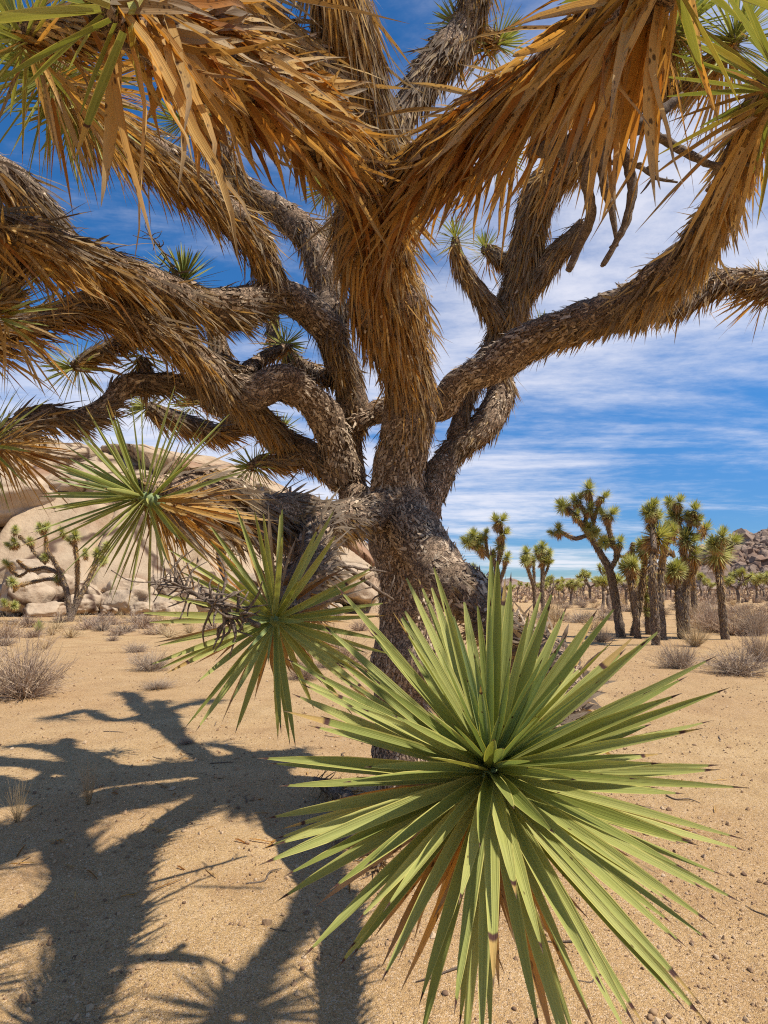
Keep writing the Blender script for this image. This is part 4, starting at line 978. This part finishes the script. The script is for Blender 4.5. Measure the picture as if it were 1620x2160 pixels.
# ------------------------------------------------------------------ rocks
def ico(sub):
    t = (1 + 5 ** .5) / 2
    V = [(-1, t, 0), (1, t, 0), (-1, -t, 0), (1, -t, 0), (0, -1, t), (0, 1, t), (0, -1, -t), (0, 1, -t), (t, 0, -1), (t, 0, 1), (-t, 0, -1), (-t, 0, 1)]
    Fc = [(0, 11, 5), (0, 5, 1), (0, 1, 7), (0, 7, 10), (0, 10, 11), (1, 5, 9), (5, 11, 4), (11, 10, 2), (10, 7, 6), (7, 1, 8), (3, 9, 4), (3, 4, 2), (3, 2, 6), (3, 6, 8), (3, 8, 9), (4, 9, 5), (2, 4, 11), (6, 2, 10), (8, 6, 7), (9, 8, 1)]
    V = [np.array(v) / np.linalg.norm(v) for v in V]
    for _ in range(sub):
        c = {}; nf = []
        def mid(a, b):
            key = (min(a, b), max(a, b))
            if key not in c:
                m = V[a] + V[b]; V.append(m / np.linalg.norm(m)); c[key] = len(V) - 1
            return c[key]
        for a, b, d in Fc:
            e, f, g = mid(a, b), mid(b, d), mid(d, a); nf += [(a, e, g), (b, f, e), (d, g, f), (e, f, g)]
        Fc = nf
    return np.array(V), np.array(Fc)
def boulder_mesh(seed, sub=4, rough=.22, mt=M_BOULDER):
    V, Fc = ico(sub); rs = np.random.default_rng(seed)
    W = np.sign(V) * np.abs(V) ** .82
    for _ in range(4):                      # a few flattened joint faces
        nrm = unit(rs.normal(0, 1, 3)); cut = rs.uniform(.62, .85); dd = W @ nrm
        W = W - np.where(dd > cut, (dd - cut) * .8, 0)[:, None] * nrm
    W = W * (1 + rough * vnoise(V, 1.3, seed) + rough * .3 * vnoise(V, 4, seed + 1) + rough * .1 * vnoise(V, 11, seed + 2))[:, None]
    return make_mesh('boulder', W, [Fc], None, [mt], True)
BM = [boulder_mesh(900 + i) for i in range(6)]
def boulder(x, y, wpx, hpx, label, group=None, zc=None, i=None, deep=1.0):
    """x, y: pixel of the boulder's centre; depth from the ground unless it lies on the slope"""
    z = zc or ground_zc(y + hpx * .45); p = px(x, y, z)
    o = link('boulder', BM[R.randrange(6) if i is None else i], None, label, 'boulder', group, loc=p)
    o.scale = (wpx * z / F, wpx * z / F * deep, hpx * z / F); o.rotation_euler = (R.uniform(-.15, .15), R.uniform(-.15, .15), R.uniform(-.5, .5))
    return o
boulder(95, 1290, 36, 21, 'dark rounded boulder dappled by tree shade among the brush', i=0)
boulder(206, 1272, 34, 18, 'smooth pale oval boulder beside the gnarled tree', i=1)
boulder(352, 1276, 34, 20, 'pale low boulder left of the yellowish rosette', i=2)
boulder(55, 1252, 50, 42, 'large tan block leaning behind the dark rounded boulder', i=3, zc=26)
boulder(112, 1244, 40, 36, 'cracked tan block wedged against the large leaning one', i=4, zc=27)
boulder(12, 1062, 100, 56, 'huge smooth pale boulder perched on the slope', i=5, zc=33)
boulder(170, 1055, 90, 34, 'broad flat slab above the gnarled tree', i=2, zc=36)
boulder(8, 1008, 30, 26, 'round boulder sitting above the huge pale one', i=1, zc=36)
r5 = random.Random(8)
for q in range(70):
    row = q % 3; x = r5.uniform(-80, 770); s = (r5.uniform(9, 22), r5.uniform(14, 34), r5.uniform(18, 46))[row]
    z = (r5.uniform(25.5, 27), r5.uniform(27, 28.5), r5.uniform(28.5, 31))[row]; wd, hp = s * r5.uniform(.95, 1.5), s * r5.uniform(.7, .95)
    yb = 1235 + CAMH * F / z                               # where ground at that depth meets the picture
    y = yb - hp * (.55, .7, 1.25)[row] - (0, 6, 26)[row] * r5.random()
    i = r5.randrange(6); size = 'big' if s > 28 else ('middling' if s > 16 else 'small'); form = ('rounded', 'flat-sided', 'blocky', 'lopsided', 'slabby', 'knobbly')[i]
    boulder(x, y, wd, hp, f'{size} {form} pale granite boulder in the jumble at the foot of the dome', f'{size} {form} boulders at the foot of the rock dome', zc=z, i=i)

def rock_hill():
    """granite dome on the left"""
    nx, ny = 420, 240
    xs = np.linspace(-62, 4.5, nx); ys = np.linspace(27, 95, ny); X, Y = np.meshgrid(xs, ys)
    # ridge height by x (measured for a ridge 52 m away)
    sx = (np.array([-700, -200, 0, 150, 300, 400, 450, 520, 600, 690, 760, 830, 900]) - 810) / F * 52
    sz = CAMH + (1235 - np.array([905, 915, 925, 935, 942, 945, 950, 978, 1020, 1075, 1130, 1205, 1240])) / F * 52
    top = np.interp(X, sx, sz)
    prof = np.clip((Y - 29) / 23, 0, 1); prof = np.where(prof < 1, np.sin(prof * np.pi / 2) ** .75, 1); prof = prof * np.clip(1 - (Y - 56) / 38, 0, 1) ** .8
    P = np.stack([X, Y, X * 0], -1)
    lump = 1 - np.abs(vnoise(P, .11, 31)); ledge = vnoise(P, .35, 32)
    inner = np.clip((52 - Y) / 10, 0, 1)
    Z = (top - .2) * prof + (lump * 1.4 - .9 + ledge * .45 + .14 * vnoise(P, 1.4, 33)) * np.clip(prof * 3, 0, 1) * (.3 + .7 * inner) - .25
    # jointed blocks: every cell sits a little proud or back, with a recessed joint round it
    gx, gy = X / 5.2 + .35 * vnoise(P, .25, 71), Y / 3.4 + .35 * vnoise(P, .25, 72); best = np.full(X.shape, 9.0); sec = best.copy(); hid = np.zeros(X.shape)
    for dx in (-1, 0, 1):
        for dy in (-1, 0, 1):
            cx, cy = np.floor(gx) + dx, np.floor(gy) + dy
            h1 = np.modf(np.abs(np.sin(cx * 12.9898 + cy * 78.233) * 43758.5453))[0]; h2 = np.modf(np.abs(np.sin(cx * 39.346 + cy * 11.135) * 24634.63))[0]
            dd = np.hypot(gx - cx - h1, gy - cy - h2)
            nearer = dd < best; sec = np.where(nearer, best, np.minimum(sec, dd)); hid = np.where(nearer, h1 * 2 - 1, hid); best = np.where(nearer, dd, best)
    joint = np.clip(1 - (sec - best) / .10, 0, 1)
    Z = Z + (hid * .55 - joint * .8) * np.clip(prof * 2.5, 0, 1) * np.clip((47 - Y) / 8, 0, 1)
    i = np.arange(nx * ny).reshape(ny, nx)
    Fq = np.stack([i[:-1, :-1], i[:-1, 1:], i[1:, 1:], i[1:, :-1]], -1).reshape(-1, 4)
    Y = Y - (hid * 1.1 - joint * .9) * np.clip(prof * 2.5, 0, 1) * np.clip((50 - Y) / 8, 0, 1)
    link('rock_hill', make_mesh('rock_hill', np.stack([X, Y, Z], -1).reshape(-1, 3), [Fq], None, [M_ROCK], True), None, 'smooth pale granite dome rising behind the tree on the left', kind='structure')
rock_hill()

def mountain(name, D, sky, label, rocks, seed, depth, mt, rsize):
    sx = (np.array([a for a, b in sky]) - 810) / F * D; sz = CAMH + (1235 - np.array([b for a, b in sky])) / F * D
    nx, ny = 240, 60
    xs = np.linspace(sx[0], sx[-1], nx); ys = np.linspace(D - depth, D + depth, ny); X, Y = np.meshgrid(xs, ys)
    t = 1 - np.abs(Y - D) / depth; P = np.stack([X, Y, 0 * X], -1); s = 1.0 / depth
    def hgt(X, Y):
        t = np.clip(1 - np.abs(Y - D) / depth, 0, 1); P = np.stack([X, Y, 0 * X], -1)
        return np.interp(X, sx, sz) * t ** .8 * (1 + .10 * vnoise(P, 3 * s, seed)) + t * depth * .02 * (vnoise(P, 9 * s, seed + 1) + .6 * vnoise(P, 24 * s, seed + 2)) - .5
    Z = hgt(X, Y)
    i = np.arange(nx * ny).reshape(ny, nx)
    Fq = np.stack([i[:-1, :-1], i[:-1, 1:], i[1:, 1:], i[1:, :-1]], -1).reshape(-1, 4)
    o = link(name, make_mesh(name, np.stack([X, Y, Z], -1).reshape(-1, 3), [Fq], None, [mt], False), None, label, kind='structure')
    if rocks:
        rs = np.random.default_rng(seed); U, Fc = ico(1); n = rocks
        x = rs.uniform(sx[0], sx[-1], n); y = D - depth * rs.random(n) ** .9; z = hgt(x, y)
        s_ = rsize * rs.lognormal(0, .5, n); sc = s_[:, None, None] * rs.uniform(.6, 1.25, (n, 1, 3))
        W = U[None] * (1 + .25 * rs.normal(size=(n, len(U), 1)) * .6) * sc + np.stack([x, y, z + s_ * .2], -1)[:, None]
        FF = (Fc[None] + (np.arange(n) * len(U))[:, None, None]).reshape(-1, 3)
        link('rock_scree', make_mesh('rock_scree', W.reshape(-1, 3), [FF], None, [mt]), o, kind='stuff')
mountain('boulder_mountain', 210, [(1290, 1238), (1340, 1225), (1400, 1196), (1450, 1174), (1500, 1152), (1545, 1130), (1575, 1134), (1600, 1124), (1640, 1112), (1760, 1090), (2000, 1080), (2300, 1140)], 'brown boulder-strewn mountain rising on the right', 4200, 41, 60, M_MOUNT, 1.05)
mountain('far_hills', 900, [(560, 1236), (760, 1226), (900, 1229), (1000, 1229), (1040, 1224), (1075, 1219), (1110, 1228), (1150, 1230), (1170, 1222), (1200, 1218), (1225, 1224), (1260, 1230), (1400, 1222), (1700, 1215), (2000, 1230)], 'low reddish hills along the horizon', 0, 43, 90, M_MOUNT, 1)

# ------------------------------------------------------------------ gravel, pebbles, litter
def gravel():
    rs = np.random.default_rng(99); n = 44000
    d = 1.6 * (13 / 1.6) ** rs.random(n); x = (rs.random(n) * 1.5 - .75) * d * 1.05
    keep = (vnoise(np.stack([x, d, 0 * x], -1), 1.3, 14) + .6 * vnoise(np.stack([x, d, 0 * x], -1), 4.0, 15)) > rs.uniform(-.9, .5, n)
    d, x = d[keep], x[keep]; n = len(d)
    s = .0018 * rs.lognormal(0, .6, n) * (1 + .12 * d)
    U, Fc = ico(0)
    W = U[None] * (1 + .22 * rs.normal(size=(n, 12, 1))) * (s[:, None, None] * rs.uniform(.6, 1.3, (n, 1, 3))) + np.stack([x, d, ground_height(x, d) + s * .25], -1)[:, None]
    FF = (Fc[None] + (np.arange(n) * 12)[:, None, None]).reshape(-1, 3)
    link('gravel', make_mesh('gravel', W.reshape(-1, 3), [FF], {'rnd': np.repeat(rs.random(n), 12)}, [M_STONE]), None, 'coarse granite gravel strewn over the sand', 'gravel', kind='stuff')
gravel()
PB = []
for i in range(4):
    V, Fc = ico(1); rs = np.random.default_rng(950 + i)
    PB.append(make_mesh('stone', V * (1 + .3 * vnoise(V, 1.5, i)[:, None]) * np.array([1, .85, .65]), [Fc], {'rnd': np.full(len(V), .25 * i + .05)}, [M_STONE], True))
r6 = random.Random(3)
for q in range(44):
    x, y = r6.uniform(10, 1600), 1520 + 630 * r6.random() ** .8
    g = ground_px(x, y); s = r6.uniform(.006, .013)
    tint = ('dark brown', 'tan', 'pale buff', 'whitish')[q % 4]
    o = link('stone', PB[q % 4], None, f'small {tint} loose stone on the sand', 'stone', f'{tint} stones on the sand', loc=(g[0], g[1], gz(g[0], g[1]) + s * .35))
    o.scale = (s, s, s); o.rotation_euler = (0, 0, r6.random() * 6)
def litter_mesh(seed):
    rs = np.random.default_rng(seed); p = np.zeros((4, 4)); p[:, 0] = np.linspace(-.5, .5, 4); p[:, 1] = rs.normal(0, .05, 4); p[:, 2] = np.abs(rs.normal(0, .02, 4)); p[:, 3] = [.02, .022, .018, .008]
    S = catmull(p, .08); V, Fq, Ft = tube(S[:, :3], S[:, 3], 5, .2, 9, seed)
    return make_mesh('twig', V, [Fq, Ft], None, [M_STALK], True)
LM = [litter_mesh(i) for i in range(4)]
for q, (x, y) in enumerate([(455, 1528), (395, 1590), (330, 1600), (560, 1850), (590, 1968), (240, 1545), (700, 1555), (720, 1600), (660, 1755), (1180, 1985), (1600, 1920), (1250, 2060), (520, 1690), (470, 1610), (1520, 1560), (1440, 1690), (930, 2060), (300, 1730)]):
    g = ground_px(x, y); l = r6.uniform(.08, .2)
    o = link('twig', LM[q % 4], None, 'thin dry twig fallen on the sand', 'twig', 'fallen twigs on the sand', loc=(g[0], g[1], gz(g[0], g[1]) + l * .015))
    o.scale = (l, l, l); o.rotation_euler = (0, 0, r6.random() * 6.28)

# broken branch ends lying at the trunk foot
def fallen(pts, label, seed):
    A = np.array([[*p, r] for p, r in pts]); S = catmull(A, .015); g = A[0, :3].copy(); g[2] = 0
    C, r = S[:, :3], S[:, 3]; rs = np.random.default_rng(seed)
    V, Fq, Ft = tube(C, r, 10, .2, 20, seed)
    o = link('fallen_branch', make_mesh('fallen_branch', V - g, [Fq, Ft], None, [M_STALK], True), None, label, 'branch', loc=g)
    T, N1, B1 = frames(C); n = 220; i = rs.integers(0, len(C), n); ph = rs.random(n) * 6.28
    nr = N1[i] * np.cos(ph)[:, None] + B1[i] * np.sin(ph)[:, None]
    V, Fc, At = blades(C[i] + nr * r[i][:, None] * .8 - g, -T[i] + nr * .5 + rs.normal(0, .3, (n, 3)), nr, rs.uniform(.04, .13, n), .009, 3, rs.normal(0, .25, (n, 3)), 'dead', None, tone=rs.uniform(0, .3, n))
    link('dead_leaf_tuft', make_mesh('dead_leaf_tuft', V, [Fc], At, [M_DEAD]), o, kind='stuff')
def gp(x, y, z): 
    g = ground_px(x, y); return (g[0], g[1], gz(g[0], g[1]) + z)
fallen([(gp(760, 1712, .03), .05), (gp(710, 1690, .06), .045), (gp(665, 1672, .07), .02)], 'grey frayed branch end fallen by the trunk, its tip in the shadow band', 1)
fallen([(gp(840, 1745, .05), .06), (gp(770, 1765, .05), .055), (gp(715, 1790, .05), .03)], 'thicker dead branch lying on the sand at the trunk foot', 2)
fallen([(gp(790, 1835, .02), .025), (gp(806, 1800, .03), .02), (gp(820, 1770, .05), .015)], 'short black-ended broken stub on the sand below the thicker dead branch', 3)

r7 = random.Random(21)
for q in range(60):
    x, y = (r7.uniform(20, 760), r7.uniform(1520, 1900)) if q < 42 else (r7.uniform(700, 1600), r7.uniform(1480, 1800))
    g = ground_px(x, y); l = r7.uniform(.07, .19); a = r7.random() * 6.28
    o = link('fallen_leaf', DL[q % 8], None, 'dry straw-coloured leaf fallen flat on the sand', 'leaf', 'dead leaves fallen under the tree')
    o.matrix_basis = leaf_matrix(np.array([g[0], g[1], gz(g[0], g[1]) + .008]), np.array([math.cos(a), math.sin(a), .01]), np.array([r7.uniform(-.3, .3), r7.uniform(-.3, .3), 1.0]), l, r7.uniform(.006, .011))
